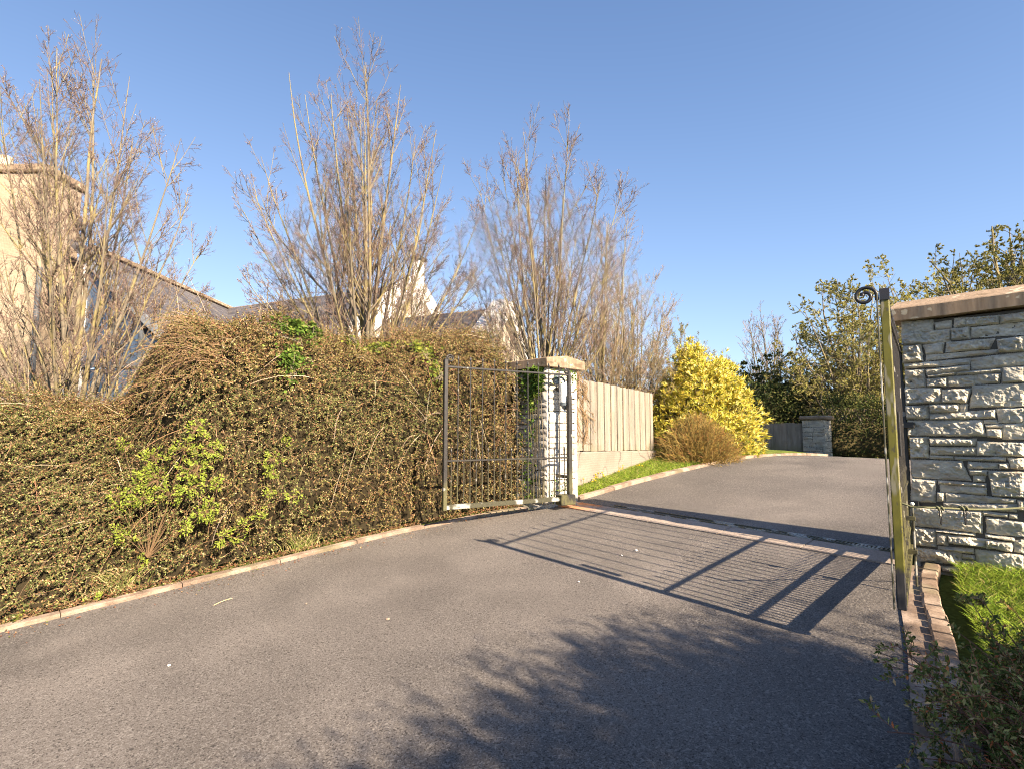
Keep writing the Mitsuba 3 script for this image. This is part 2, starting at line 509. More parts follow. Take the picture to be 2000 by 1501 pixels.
def edge_blocks(name, label, tfun, s0, s1, length, width, side, up, mat, gap=0.008, seed=1, jit=0.004):
    """edging stones along a kerb line, side = +1 right of it, -1 left of it"""
    rng = np.random.default_rng(seed)
    k = thing(name, label, 'kerb')
    s = s0
    while s < s1 - 0.3 * length:
        e = min(s + length * rng.uniform(0.92, 1.05), s1)
        dz, dt = rng.normal(0, jit), rng.normal(0, jit)
        q = np.linspace(s + gap / 2, e - gap / 2, 5)
        t0 = tfun(q) + dt
        o = 0.012
        prof = []
        for a, b in ((0, -0.12), (0, up - o), (o, up), (width - o, up), (width, up - o), (width, -0.12)):
            n3 = (meshkit.noise(np.stack([q * 9, q * 0 + a * 40, q * 0 + b * 40], -1), seed) - 0.5) * 0.010
            prof.append(L(q, t0 + side * (a + n3), ground_st(q, t0) + b + dz + n3 * 0.6))
        v, f = loft(np.stack(prof, 1))
        part(k, 'kerb_stone', (v, f), mat, smooth=40)
        s = e
    return k


edge_blocks('edging_kerb', 'pinkish concrete edging kerb at the foot of the brown cotoneaster hedge', kerb_left, -9.0, -0.42, 0.91, 0.125, -1, 0.035, 'm_kerb')
edge_blocks('edging_kerb', 'pale concrete edging kerb along the narrow grass verge below the board fence', kerb_left, 0.46, 8.6, 0.91, 0.13, -1, 0.05, 'm_kerb', seed=2)

# flat concrete strip and raised brick edging on the right
strip_rows = np.arange(-4.6, -0.16, 0.1)
sv = []
for a in (0.0, 0.14):
    sv.append(L(strip_rows, kerb_right(strip_rows) - 0.012 + a, ground_st(strip_rows, kerb_right(strip_rows)) + 0.012))
struct('gutter_strip', (np.stack(sv, 1).reshape(-1, 3), grid_faces(len(strip_rows), 2)[:, ::-1]), 'm_kerb')


def brick_line(s):
    return kerb_right(s) + 0.125


edge_blocks('brick_edging', 'row of pinkish bricks edging the sunlit grass below the stone wall', brick_line, -4.6, -0.17, 0.115, 0.11, 1, 0.045, 'm_kerb', gap=0.010, seed=3, jit=0.002)

# threshold: concrete apron with drain grate along the gate line
dk = thing('drain_channel', 'concrete strip with slotted drain grating across the drive at the gateway', 'drain')


def band(off, t):
    """the threshold runs slightly askew to the gate line"""
    return off + 0.20 - 0.058 * t


def strip(o0, o1, q, lo, hi):
    s0, s1 = band(o0, q), band(o1, q)
    return loft(np.stack([L(s0, q, ground_st(s0, q) + lo), L(s0, q, ground_st(s0, q) + hi), L(s1, q, ground_st(s1, q) + hi), L(s1, q, ground_st(s1, q) + lo)], 1))


edges = [-0.2, 0.38, 1.3, 2.2, 3.05, 3.86]
for a, b in zip(edges[:-1], edges[1:]):
    part(dk, 'apron_slab', strip(-0.25, 0.09, np.linspace(a + 0.006, b - 0.006, 8), -0.03, 0.016), 'm_apron')
q = np.linspace(0.45, 3.84, 30)
mb = MB()
for s0, s1 in ((0.098, 0.108), (0.198, 0.208)):
    mb.add(*strip(s0, s1, q, -0.03, 0.022))
part(dk, 'channel_frame', mb.mesh(), 'm_galv')
mb = MB()
for t0 in np.arange(0.46, 3.82, 0.034):
    z = ground_st(0.2, t0)
    mb.add(*box_between(L(band(0.1085, t0), t0, z + 0.004), L(0.089, -0.004, 0) - L(0, 0, 0), L(0, t0 + 0.017, 0) - L(0, t0, 0), [0, 0, 0.015]))
part(dk, 'grate_bars', mb.mesh(), 'm_galv', stuff=True)
part(dk, 'channel', strip(0.109, 0.197, q, 0.006, 0.0105), 'm_core')


# ------------------------------------------------------------------ stone work
STONES = "3.931,2.618 4.160,2.607 4.155,2.501 3.932,2.514;4.170,2.579 4.282,2.580 4.279,2.516 4.170,2.522;4.302,2.594 4.585,2.578 4.579,2.512 4.298,2.522;4.589,2.576 4.731,2.582 4.727,2.511 4.587,2.511;3.929,2.510 4.272,2.511 4.266,2.404 3.934,2.413;4.278,2.512 4.398,2.511 4.393,2.414 4.273,2.417;4.406,2.503 4.727,2.503 4.721,2.408 4.401,2.422;3.934,2.406 4.066,2.407 4.071,2.263 3.926,2.262;4.078,2.398 4.223,2.403 4.208,2.319 4.098,2.317;4.242,2.401 4.550,2.397 4.509,2.320 4.231,2.321;4.097,2.310 4.559,2.309 4.557,2.279 4.095,2.265;4.560,2.384 4.721,2.396 4.714,2.278 4.566,2.282;3.937,2.249 4.184,2.253 4.181,2.210 3.939,2.209;4.189,2.252 4.384,2.255 4.382,2.212 4.187,2.209;4.084,2.190 4.381,2.201 4.375,2.154 4.092,2.144;4.392,2.254 4.713,2.270 4.708,2.172 4.389,2.164;3.938,2.195 4.075,2.193 4.079,2.045 3.934,2.045;4.095,2.137 4.286,2.150 4.288,2.131 4.105,2.117;4.296,2.149 4.576,2.159 4.574,2.127 4.295,2.128;4.090,2.111 4.229,2.112 4.226,2.040 4.091,2.044;4.235,2.116 4.406,2.118 4.402,2.038 4.234,2.040;4.410,2.118 4.565,2.120 4.557,2.046 4.408,2.046;4.582,2.163 4.707,2.164 4.700,2.047 4.568,2.043;3.932,2.039 4.183,2.030 4.174,1.907 3.931,1.903;4.190,2.013 4.381,2.014 4.345,1.900 4.185,1.907;4.392,2.034 4.700,2.031 4.690,1.859 4.360,1.862;3.930,1.888 4.090,1.889 4.086,1.777 3.932,1.774;4.099,1.893 4.293,1.890 4.289,1.826 4.096,1.826;4.300,1.885 4.354,1.887 4.341,1.822 4.296,1.823;4.096,1.814 4.520,1.841 4.516,1.773 4.094,1.768;4.528,1.845 4.689,1.847 4.682,1.734 4.536,1.737;3.939,1.763 4.434,1.758 4.451,1.633 3.932,1.634;4.447,1.758 4.524,1.758 4.526,1.731 4.445,1.732;4.451,1.722 4.559,1.724 4.555,1.697 4.459,1.697;4.460,1.688 4.554,1.687 4.544,1.617 4.459,1.625;4.562,1.720 4.682,1.727 4.675,1.605 4.550,1.609;3.946,1.622 4.074,1.622 4.067,1.452 3.941,1.443;4.080,1.614 4.388,1.610 4.378,1.556 4.090,1.554;4.082,1.541 4.385,1.542 4.382,1.481 4.079,1.480;4.078,1.470 4.233,1.467 4.231,1.443 4.077,1.444;4.244,1.464 4.563,1.467 4.558,1.441 4.244,1.439;4.396,1.591 4.674,1.582 4.668,1.481 4.387,1.479;3.944,1.433 4.287,1.430 4.339,1.279 3.944,1.281;4.329,1.427 4.515,1.422 4.506,1.380 4.326,1.376;4.521,1.422 4.572,1.424 4.573,1.383 4.515,1.381;4.573,1.465 4.667,1.464 4.662,1.377 4.588,1.385;4.332,1.366 4.444,1.365 4.441,1.327 4.335,1.324;4.356,1.317 4.428,1.317 4.423,1.274 4.356,1.270;4.450,1.361 4.661,1.363 4.650,1.169 4.464,1.170;3.945,1.273 4.108,1.268 4.093,1.086 3.922,1.076;4.125,1.266 4.431,1.260 4.430,1.235 4.125,1.238;4.135,1.230 4.433,1.225 4.430,1.171 4.133,1.180;4.115,1.170 4.156,1.169 4.159,1.100 4.108,1.098;4.171,1.170 4.601,1.152 4.600,1.124 4.167,1.097;4.148,1.087 4.602,1.113 4.599,1.057 4.153,1.057;4.613,1.147 4.648,1.142 4.644,1.073 4.606,1.073;3.920,1.037 4.394,1.039 4.385,0.871 3.920,0.882;4.399,1.040 4.544,1.038 4.543,1.015 4.398,1.013;4.559,1.038 4.601,1.038 4.599,1.007 4.557,1.007;4.417,0.998 4.639,0.979 4.632,0.874 4.413,0.877;3.929,0.862 4.085,0.859 4.078,0.723 3.937,0.720;4.090,0.864 4.340,0.860 4.339,0.845 4.089,0.845;4.093,0.837 4.164,0.833 4.159,0.745 4.089,0.745;4.095,0.732 4.324,0.742 4.322,0.704 4.094,0.698;4.168,0.832 4.401,0.828 4.398,0.765 4.166,0.764;4.406,0.827 4.571,0.822 4.555,0.753 4.404,0.762;4.406,0.867 4.578,0.858 4.574,0.832 4.405,0.844;4.576,0.834 4.631,0.857 4.625,0.752 4.570,0.759;3.939,0.695 4.246,0.699 4.238,0.605 3.941,0.586;4.253,0.690 4.327,0.690 4.326,0.658 4.252,0.655;4.248,0.641 4.327,0.646 4.325,0.605 4.245,0.600;4.338,0.739 4.624,0.735 4.616,0.584 4.335,0.542;4.107,0.572 4.322,0.590 4.320,0.549 4.119,0.533"


def stone_mesh(quad, to_world, rng, amp=0.014, depth=0.10, step=0.011, seed=0, base=0.0):
    """quad: four (a, z) corners TL TR BR BL in the wall plane; to_world(a, z, out)"""
    q = np.asarray(quad, float)
    w = max(np.linalg.norm(q[1] - q[0]), np.linalg.norm(q[2] - q[3]))
    h = max(np.linalg.norm(q[3] - q[0]), np.linalg.norm(q[2] - q[1]))
    nu, nv = int(np.clip(w / step, 4, 40)), int(np.clip(h / step, 3, 22))
    a, b = np.linspace(0, 1, nu), np.linspace(0, 1, nv)
    A, B = np.meshgrid(a, b, indexing='ij')
    X = ((1 - A) * (1 - B))[..., None] * q[0] + (A * (1 - B))[..., None] * q[1] + (A * B)[..., None] * q[2] + ((1 - A) * B)[..., None] * q[3]
    dist = np.minimum(np.minimum(A, 1 - A) * w, np.minimum(B, 1 - B) * h)
    # ragged edges
    P3 = np.stack([X[..., 0], X[..., 1], np.full_like(A, seed * 3.7)], -1)
    rag = (meshkit.fbm(P3 * 28, 3, seed) - 0.5) * 0.012
    X = X + np.stack([rag * np.sign(A - 0.5), (meshkit.fbm(P3 * 24 + 9, 3, seed) - 0.5) * 0.010], -1)
    r1, r2 = meshkit.fbm(P3 * 10, 4, seed), meshkit.fbm(P3 * 32 + 5, 3, seed + 7)
    facet = np.abs(r1 - 0.5) * 2
    tiltx, tilty = rng.normal(0, 0.010), rng.normal(0, 0.012)
    round_ = 1 - np.exp(-dist / 0.007)
    h_ = base + rng.normal(0, 0.006) + (A - 0.5) * tiltx + (B - 0.5) * tilty + amp * 1.3 * (1.6 * (r1 - 0.4) + 1.3 * (0.5 - 1.6 * np.abs(r2 - 0.5)) - 0.5 * facet)
    out = h_ * round_ - 0.008 * (1 - round_)
    front = to_world(X[..., 0], X[..., 1], out).reshape(-1, 3)
    f = grid_faces(nu, nv)
    ring = np.concatenate([np.arange(nu) * nv, (nu - 1) * nv + np.arange(1, nv), (np.arange(nu - 2, -1, -1)) * nv + nv - 1, np.arange(nv - 2, 0, -1)])
    back = to_world(X.reshape(-1, 2)[ring, 0], X.reshape(-1, 2)[ring, 1], np.full(len(ring), -depth))
    n0 = nu * nv
    m = len(ring)
    j = np.arange(m)
    side = np.stack([ring[j], ring[(j + 1) % m], n0 + (j + 1) % m, n0 + j], -1)
    return np.vstack([front, back]), np.vstack([f, side])


def coursed(rng, a0, a1, z0, z1, hmin=0.05, hmax=0.15, wmin=0.10, wmax=0.36, gap=0.009):
    """random coursed rubble: list of quads"""
    out = []
    z = z1
    while z > z0 + 0.02:
        h = min(rng.uniform(hmin, hmax), z - z0)
        if z - h - z0 < 0.04:
            h = z - z0
        a = a0
        while a < a1 - 0.01:
            w = min(rng.uniform(wmin, wmax), a1 - a)
            if a1 - a - w < 0.07:
                w = a1 - a
            if h > 0.10 and rng.random() < 0.35:
                c = h * rng.uniform(0.4, 0.6)
                pieces = [(z, c), (z - c, h - c)]
            else:
                pieces = [(z, h)]
            for zt, hh in pieces:
                j = rng.normal(0, 0.003, 8)
                out.append([(a + gap / 2 + j[0], zt - gap / 2 + j[1]), (a + w - gap / 2 + j[2], zt - gap / 2 + j[3]), (a + w - gap / 2 + j[4], zt - hh + gap / 2 + j[5]), (a + gap / 2 + j[6], zt - hh + gap / 2 + j[7])])
            a += w
        z -= h
    return out


# right wall, front face in the gate line at s = -0.12
WS = -0.12
wall = thing('stone_wall', 'grey rough-faced stone wall with weathered coping beside the open gate', 'wall')
rng = np.random.default_rng(11)
z_lo = 0.40


def wall_front(a, z, out):
    return L(WS - out, a, z)


quads = [[tuple(map(float, c.split(','))) for c in q.split()] for q in STONES.split(';')]
for i, qd in enumerate(quads):
    cen = np.mean(qd, 0)
    fix = [(t + 0.0028 * np.sign(t - cen[0]), z + 0.0026 * np.sign(z - cen[1])) for t, z in qd]
    rough_amp = rng.choice([0.014, 0.026, 0.038, 0.048], p=[0.15, 0.25, 0.35, 0.25])
    part(wall, 'stone', stone_mesh(fix, wall_front, rng, rough_amp, seed=i), 'm_stone', smooth=16)
for i, qd in enumerate(coursed(rng, 4.742, 8.6, z_lo, 2.60, 0.06, 0.2, 0.16, 0.6)):
    part(wall, 'stone', stone_mesh(qd, wall_front, rng, 0.016, step=0.04, seed=200 + i), 'm_stone', smooth=35)
for i, qd in enumerate(coursed(rng, 3.93, 4.72, 0.36, 0.535, 0.06, 0.09, 0.2, 0.4)):
    part(wall, 'stone', stone_mesh(qd, wall_front, rng, 0.010, step=0.03, seed=500 + i), 'm_stone', smooth=35)


def wall_end(a, z, out):
    return L(a, 3.93 - out, z)


for i, qd in enumerate(coursed(rng, WS + 0.05, WS + 0.46, 0.4, 2.60, 0.07, 0.17, 0.2, 0.42)):
    part(wall, 'stone', stone_mesh(qd, wall_end, rng, 0.012, step=0.03, seed=600 + i), 'm_stone', smooth=35)
part(wall, 'core', box_between(L(WS + 0.015, 3.965, 0.3), L(0.44, 0, 0) - L(0, 0, 0), L(0, 4.65, 0) - L(0, 0, 0), [0, 0, 2.305]), 'm_core')


def coping(parent, s0, s1, t0, t1, z0, z1, rise, n=24, seed=5, axis_t=True):
    """slab with a weathered top that rises towards its middle"""
    q = np.linspace(t0, t1, n)
    sm = 0.5 * (s0 + s1)
    pr = [(s0, z0), (s0, z1 - 0.012), (s0 + 0.012, z1), (sm, z1 + rise), (s1 - 0.012, z1), (s1, z1 - 0.012), (s1, z0)]
    sec = []
    for s_, z_ in pr:
        e = (meshkit.fbm(np.stack([q * 7, q * 0 + s_ * 9, q * 0 + z_ * 9], -1), 3, seed) - 0.5) * 0.02
        sec.append(L(s_ + e, q, z_ + 0.6 * e))
    return part(parent, 'coping', loft(np.stack(sec, 1)), 'm_cap', smooth=35)


coping(wall, WS - 0.07, WS + 0.50, 3.86, 8.7, 2.622, 2.735, 0.10, n=160)

# left gate pillar: front face towards the viewer at s=-0.23, face towards the gateway at t=-0.22
pil = thing('gate_pillar', 'pale stone gate pillar carrying the white lamp behind the left gate leaf', 'pillar')
rng = np.random.default_rng(21)


def pf_front(a, z, out):
    return L(-0.23 - out, a, z)


def pf_gate(a, z, out):
    return L(a, -0.22 + out, z)


def pf_back(a, z, out):
    return L(0.42 + out, a, z)


for fn, a0, a1, sd in ((pf_gate, -0.225, 0.415, 0), (pf_front, -0.865, -0.225, 100), (pf_back, -0.865, -0.225, 200)):
    for i, qd in enumerate(coursed(rng, a0, a1, 0.55, 2.57, 0.06, 0.19, 0.13, 0.36)):
        part(pil, 'stone', stone_mesh(qd, fn, rng, 0.008, step=0.028, depth=0.06, seed=800 + sd + i), 'm_pale', smooth=35)
part(pil, 'core', box_between(L(-0.20, -0.85, 0.4), L(0.59, 0, 0) - L(0, 0, 0), L(0, 0.60, 0) - L(0, 0, 0), [0, 0, 2.168]), 'm_core')
coping(pil, -0.31, 0.50, -0.95, -0.14, 2.575, 2.70, 0.05, n=14)

# far pillar
fp = thing('gate_pillar', 'small far stone gate pillar between a board fence and a dark hedge', 'pillar')
FPC = np.array([9.2, 17.2])


def far_box(parent, name, hx, z0, z1, mat, ch=0.02):
    c = np.array([FPC[0], FPC[1], z0])
    a, b = np.array([U[0], U[1], 0]), np.array([V[0], V[1], 0])
    return part(parent, name, cbox(c - a * hx - b * hx, a * 2 * hx, b * 2 * hx, [0, 0, z1 - z0], ch), mat)


far_box(fp, 'core', 0.29, 0.3, 2.07, 'm_core')
rng = np.random.default_rng(31)
mb = MB()
for face in range(2):
    for i, qd in enumerate(coursed(rng, -0.31, 0.31, 0.5, 2.06, 0.10, 0.22, 0.18, 0.4)):
        if face == 0:
            fn = lambda a, z, o: np.stack(np.broadcast_arrays(FPC[0] + V[0] * a - U[0] * (0.31 + o), FPC[1] + V[1] * a - U[1] * (0.31 + o), z), -1)
        else:
            fn = lambda a, z, o: np.stack(np.broadcast_arrays(FPC[0] + U[0] * a + V[0] * (0.31 + o), FPC[1] + U[1] * a + V[1] * (0.31 + o), z), -1)
        mb.add(*stone_mesh(qd, fn, rng, 0.010, step=0.09, depth=0.05, seed=900 + i))
part(fp, 'stone_facing', mb.mesh(), 'm_stone', smooth=35, stuff=True)
far_box(fp, 'coping', 0.38, 2.07, 2.19, 'm_cap', 0.04)


# ------------------------------------------------------------------ gates
def gate_leaf(key, hinge, latch, zb, zt, nbar, out_sign, low_rail=None):
    """hinge, latch: (s, t). x runs from hinge to latch, y along the leaf's normal"""
    h, l = L(*hinge, 0.0), L(*latch, 0.0)
    e = l - h
    LN = np.linalg.norm(e)
    e /= LN
    nrm = np.array([-e[1], e[0], 0]) * out_sign
    W = lambda x, y, z: h + e * np.asarray(x)[..., None] + nrm * np.asarray(y)[..., None] + np.array([0, 0, 1.0]) * np.asarray(z)[..., None]
    X = lambda x, y, z: h + e * x + nrm * y + np.array([0, 0, z])

    def rail(name, z, hz, hy, x0=0.02, x1=None, mat='m_metal'):
        x1 = LN - 0.02 if x1 is None else x1
        return part(key, name, cbox(X(x0, -hy, z - hz), e * (x1 - x0), nrm * 2 * hy, [0, 0, 2 * hz], 0.003), mat)

    mid = zb + 0.545
    rail('top_rail', zt, 0.012, 0.016)
    rail('middle_rail', mid, 0.011, 0.016)
    rail('bottom_rail', zb, 0.028, 0.024, mat='m_metal' if low_rail else 'm_galv')
    if low_rail:
        rail('lower_rail', zb + low_rail, 0.012, 0.016)
    part(key, 'hinge_post', cbox(X(-0.022, -0.022, zb - 0.06), e * 0.044, nrm * 0.044, [0, 0, zt + 0.05 - zb + 0.06], 0.004), 'm_metal')
    part(key, 'post_sleeve', cbox(X(-0.03, -0.03, zb - 0.02), e * 0.06, nrm * 0.06, [0, 0, 1.42], 0.005), 'm_metal')
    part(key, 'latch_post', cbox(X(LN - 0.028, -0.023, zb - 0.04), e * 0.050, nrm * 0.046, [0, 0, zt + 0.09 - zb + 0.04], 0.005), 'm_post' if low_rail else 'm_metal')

    def finial(x, z, r):
        zz = np.array([0, 0.018, 0.03, 0.045, 0.075])
        rr = np.array([r, r, r * 2.1, r * 1.7, r * 0.3])
        return capped(W(np.full(5, x), np.zeros(5), z + zz), rr, 6)

    xs = np.linspace(0, LN, nbar + 2)[1:-1]
    for x in xs:
        mb = MB()
        mb.add(*capped(W(np.full(3, x), np.zeros(3), np.array([zb, mid, zt + 0.075])), np.full(3, 0.0075), 6))
        mb.add(*finial(x, zt + 0.07, 0.0075))
        part(key, 'bar', mb.mesh(), 'm_metal', smooth=50)
    step = LN / (nbar + 1)
    tops = mid + 0.085
    for x in np.append(xs - step / 2, LN - step / 2):
        mb = MB()
        mb.add(*capped(W(np.full(3, x), np.zeros(3), np.array([zb, mid, tops])), np.full(3, 0.007), 6))
        mb.add(*finial(x, tops - 0.005, 0.007))
        part(key, 'short_bar', mb.mesh(), 'm_metal', smooth=50)
    if low_rail:
        for x in np.sort(np.concatenate([xs + step / 4, xs - step / 4])):
            mb = MB()
            mb.add(*capped(W(np.full(2, x), np.zeros(2), np.array([zb, zb + low_rail + 0.05])), np.full(2, 0.006), 6))
            mb.add(*finial(x, zb + low_rail + 0.045, 0.006))
            part(key, 'short_bar', mb.mesh(), 'm_metal', smooth=50)

    def scroll(name, x0, z0, size, dirx, stem, y=0.0, axis='x', rad=0.011):
        a = np.linspace(0, 2 * np.pi * 1.45, 40)
        r = size * (1 - 0.155 * a / 1.9)
        r = np.maximum(r, size * 0.16)
        cx, cz = size * dirx, 0.0
        px = cx - dirx * np.cos(a) * r
        pz = np.sin(a) * r
        px, pz = np.concatenate([[0], px]), np.concatenate([[-stem], pz])
        if axis == 'x':
            pts = W(x0 + px, np.full(len(px), y), z0 + pz)
        else:
            pts = W(np.full(len(px), x0), y + px, z0 + pz)
        rr = np.full(len(px), rad)
        rr[-4:] *= 1.35
        return part(key, name, capped(pts, rr, 8), 'm_black' if low_rail else 'm_metal', smooth=50)

    scroll('scroll', LN - 0.012, zt + 0.10, 0.05, -1, 0.05)
    scroll('scroll', 0.0, zt + 0.05, 0.042, 1, 0.06)
    return W, X, e, nrm, LN, scroll


lg = thing('iron_gate', 'dark iron gate leaf standing open in front of the hedge and pillar', 'gate', )
W, X, e, nrm, LN, scr = gate_leaf(lg, (-0.04, 0.02), (-1.88, -0.33), 0.785, 2.455, 10, 1)
part(lg, 'hinge_box', cbox(X(-0.05, -0.07, 0.70), e * 0.24, nrm * 0.14, [0, 0, 0.14], 0.01), 'm_metal')
for z in (1.05, 2.26):
    part(lg, 'hinge', cbox(L(-0.052, -0.23, z), L(0.024, 0, 0) - L(0, 0, 0), L(0, 0.26, 0) - L(0, 0, 0), [0, 0, 0.04], 0.003), 'm_metal')

rg = thing('iron_gate', 'iron gate leaf seen edge-on, its post covered in yellow-green algae', 'gate')
W, X, e, nrm, LN, scr = gate_leaf(rg, (-0.09, 3.895), (-2.06, 4.28), 0.70, 2.36, 10, -1, low_rail=0.16)
ns = 1.0 if np.dot(nrm[:2], -V) > 0 else -1.0
part(rg, 'stop_bar', cbox(X(LN - 0.002, ns * 0.033, 0.66), e * 0.028, nrm * ns * 0.009, [0, 0, 2.48 - 0.66], 0.002), 'm_galv')
scr('scroll', LN + 0.012, 2.470, 0.060, ns, 0.03, y=ns * 0.038, axis='y', rad=0.0105)
# rounded black head of the latch post
q = np.linspace(0, np.pi, 12)
sec = [X(LN + 0.028 - 0.056 * a, -0.028, 2.445) for a in (0, 1)]
hd = np.stack([np.array([X(LN - 0.003 + 0.031 * math.cos(a), y, 2.435 + 0.075 * math.sin(a)) for a in q]) for y in (-0.025, 0.025)], 0)
part(rg, 'post_cap', loft(hd), 'm_black', smooth=40)
for z in (1.04, 1.70):
    part(rg, 'hinge', cbox(L(-0.155, 3.83, z), L(0.03, 0, 0) - L(0, 0, 0), L(0, 0.16, 0) - L(0, 0, 0), [0, 0, 0.05], 0.003), 'm_black')
part(rg, 'drop_bolt', capped(W(np.full(2, LN * 0.42), np.full(2, -ns * 0.05), np.array([0.55, 1.13])), np.full(2, 0.008), 8), 'm_galv', smooth=50)
mball = trimesh.creation.icosphere(subdivisions=2, radius=0.014)
mball.apply_translation(X(LN * 0.42, -ns * 0.05, 1.14))
part(rg, 'bolt_knob', mball, 'm_ball', smooth=True)
for zz in (0.78, 1.02):
    part(rg, 'bolt_guide', cbox(X(LN * 0.42 - 0.018, -ns * 0.065, zz), e * 0.036, nrm * ns * 0.06, [0, 0, 0.03], 0.003), 'm_metal')
part(rg, 'latch_plate', cbox(X(LN * 0.97 - 0.04, -ns * 0.038, 1.52), e * 0.05, nrm * ns * 0.012, [0, 0, 0.26], 0.003), 'm_black')

# tie rope with knots and chain loops holding the right leaf back
rp = thing('tie_rope', 'greenish knotted rope tied from the gate across the stone wall', 'rope')
p0, p1 = X(LN * 0.72, 0, 1.20), L(WS - 0.04, 6.2, 1.22)
pa, pb = np.array([2.63, 3.66, 1.185]), np.array([3.3, 3.62, 1.19])
q = np.linspace(0, 1, 14)[:, None]
pts = np.vstack([p0 + (pa - p0) * q, pa + (pb - pa) * q[1:], pb + (p1 - pb) * q[1:]])
pts[:, 2] -= 0.012 * np.sin(np.linspace(0, np.pi * 3, len(pts))) ** 2
part(rp, 'rope', capped(pts, np.full(len(pts), 0.006), 7), 'm_rope', smooth=60)
for kx in (0.12, 0.34):
    c = pa + (pb - pa) * kx + np.array([0, 0, -0.004])
    a = np.linspace(0, 4 * np.pi, 36)
    kn = np.stack([c[0] + (a / a[-1] - 0.5) * 0.055, c[1] + 0.011 * np.cos(a), c[2] + 0.011 * np.sin(a)], 1)
    part(rp, 'knot', capped(kn, np.full(len(a), 0.006), 6), 'm_rope', smooth=60)
    for m in range(2):
        a = np.linspace(0, 2 * np.pi, 20)
        cc = c + np.array([0.004, 0, -0.035 - 0.042 * m])
        lx, ly = (0.010, 0.002) if m == 0 else (0.009, 0.006)
        ring = np.stack([cc[0] + lx * np.cos(a), cc[1] + ly * np.cos(a), cc[2] + 0.026 * np.sin(a)], 1)
        part(rp, 'chain_link', tubes(ring, np.full(len(a), 0.003), 6), 'm_black', smooth=60)
part(rp, 'wall_hook', cbox(L(WS - 0.05, 6.19, 1.2), L(0.06, 0, 0) - L(0, 0, 0), L(0, 0.02, 0) - L(0, 0, 0), [0, 0, 0.04], 0.003), 'm_black')

# lamp on the left pillar
lamp = thing('wall_lamp', 'white wall lamp with grey base on the pale gate pillar', 'lamp')
LC = L(-0.03, -0.07, 0)


def revolve(c, zr, n=20):
    a = np.arange(n) * 2 * np.pi / n
    S = [np.stack([c[0] + r * np.cos(a), c[1] + r * np.sin(a), np.full(n, z)], 1) for z, r in zr]
    return loft(np.array(S))


part(lamp, 'shade', revolve(LC, [(2.08, 0.055), (2.085, 0.07), (2.20, 0.078), (2.30, 0.082), (2.335, 0.075), (2.345, 0.05)]), 'm_opal', smooth=35)
part(lamp, 'base', revolve(LC, [(1.985, 0.02), (2.0, 0.035), (2.03, 0.05), (2.04, 0.075), (2.078, 0.078), (2.08, 0.06)]), 'm_bluegrey', smooth=35)
part(lamp, 'finial', revolve(LC, [(1.945, 0.008), (1.955, 0.02), (1.97, 0.02), (1.985, 0.012)]), 'm_opal', smooth=35)
arm = [L(-0.03, -0.22, 2.42), L(-0.03, -0.16, 2.44), L(-0.03, -0.10, 2.42), L(-0.03, -0.07, 2.38), L(-0.03, -0.07, 2.34)]
part(lamp, 'arm', capped(np.array(arm), np.full(5, 0.013), 8), 'm_bluegrey', smooth=50)
part(lamp, 'wall_plate', cbox(L(-0.09, -0.225, 2.34), L(0.12, 0, 0) - L(0, 0, 0), L(0, 0.03, 0) - L(0, 0, 0), [0, 0, 0.14], 0.006), 'm_bluegrey')

# ------------------------------------------------------------------ board fence on its retaining wall
rw = thing('retaining_wall', 'low pale rendered retaining wall under the board fence', 'wall')
FA, FB = np.array([0.36, -0.66]), np.array([4.15, -1.42])


def fence_pt(q):
    q = np.asarray(q)[..., None]
    return FA * (1 - q) + FB * q + np.array([0.0, 1.0]) * 0.05 * np.sin(np.pi * q) * 0


q = np.linspace(0, 1, 30)
c = fence_pt(q)
ztop = 1.375 - 0.06 * q
sec = []
for dt, z in ((0.10, None), (0.10, -0.012), (0.088, 0.0), (-0.14, 0.0), (-0.14, None)):
    zz = ground_st(c[:, 0], c[:, 1]) - 0.1 if z is None else ztop + z
    e_ = 0.012 * (meshkit.fbm(np.stack([q * 30, zz * 6, q * 0 + dt], -1), 3, 3) - 0.5)
    sec.append(L(c[:, 0], c[:, 1] + dt + e_, zz))
part(rw, 'wall', loft(np.stack(sec, 1)), 'm_ret')

fn_ = thing('board_fence', 'weathered vertical board fence standing on the pale retaining wall', 'fence')
rng = np.random.default_rng(41)
nb = 30
d = FB - FA
flen = np.linalg.norm(d)
for i in range(nb):
    q0, q1 = i / nb, (i + 0.93) / nb
    a, b = fence_pt(q0), fence_pt(min(q1, 1.02))
    zt = 2.56 - 0.085 * q0 + rng.normal(0, 0.006)
    zb_ = 1.385 - 0.06 * q0 + rng.normal(0, 0.004)
    A, B = L(a[0], a[1], zb_), L(b[0], b[1], zb_)
    n_ = unit(np.cross(B - A, [0, 0, 1.0]))
    off = 0.014 * (i % 2) + rng.uniform(0, 0.006)
    sec = [np.array([A + n_ * off, A + n_ * (off + 0.018), B + n_ * (off + 0.018 + rng.normal(0, 0.003)), B + n_ * off])]
    top = sec[0] + np.array([0, 0, zt - zb_]) + np.array([rng.normal(0, 0.002), 0, 0])
    part(fn_, 'board', loft(np.array([sec[0], top])), f'm_board{rng.integers(3)}')
for z in (1.6, 2.3):
    A, B = L(*fence_pt(0.0), z), L(*fence_pt(1.0), z - 0.06)
    n_ = unit(np.cross(B - A, [0, 0, 1.0]))
    part(fn_, 'fence_rail', box_between(A - n_ * 0.045, B - A, n_ * 0.042, [0, 0, 0.075]), 'm_rail')
for qq in (0.02, 0.5, 0.98):
    A = L(*fence_pt(qq), 1.2)
    part(fn_, 'fence_post', box_between(A + np.array([-0.13, 0.02, 0]), [0.09, 0, 0], [0, 0.09, 0], [0, 0, 1.25]), 'm_rail')

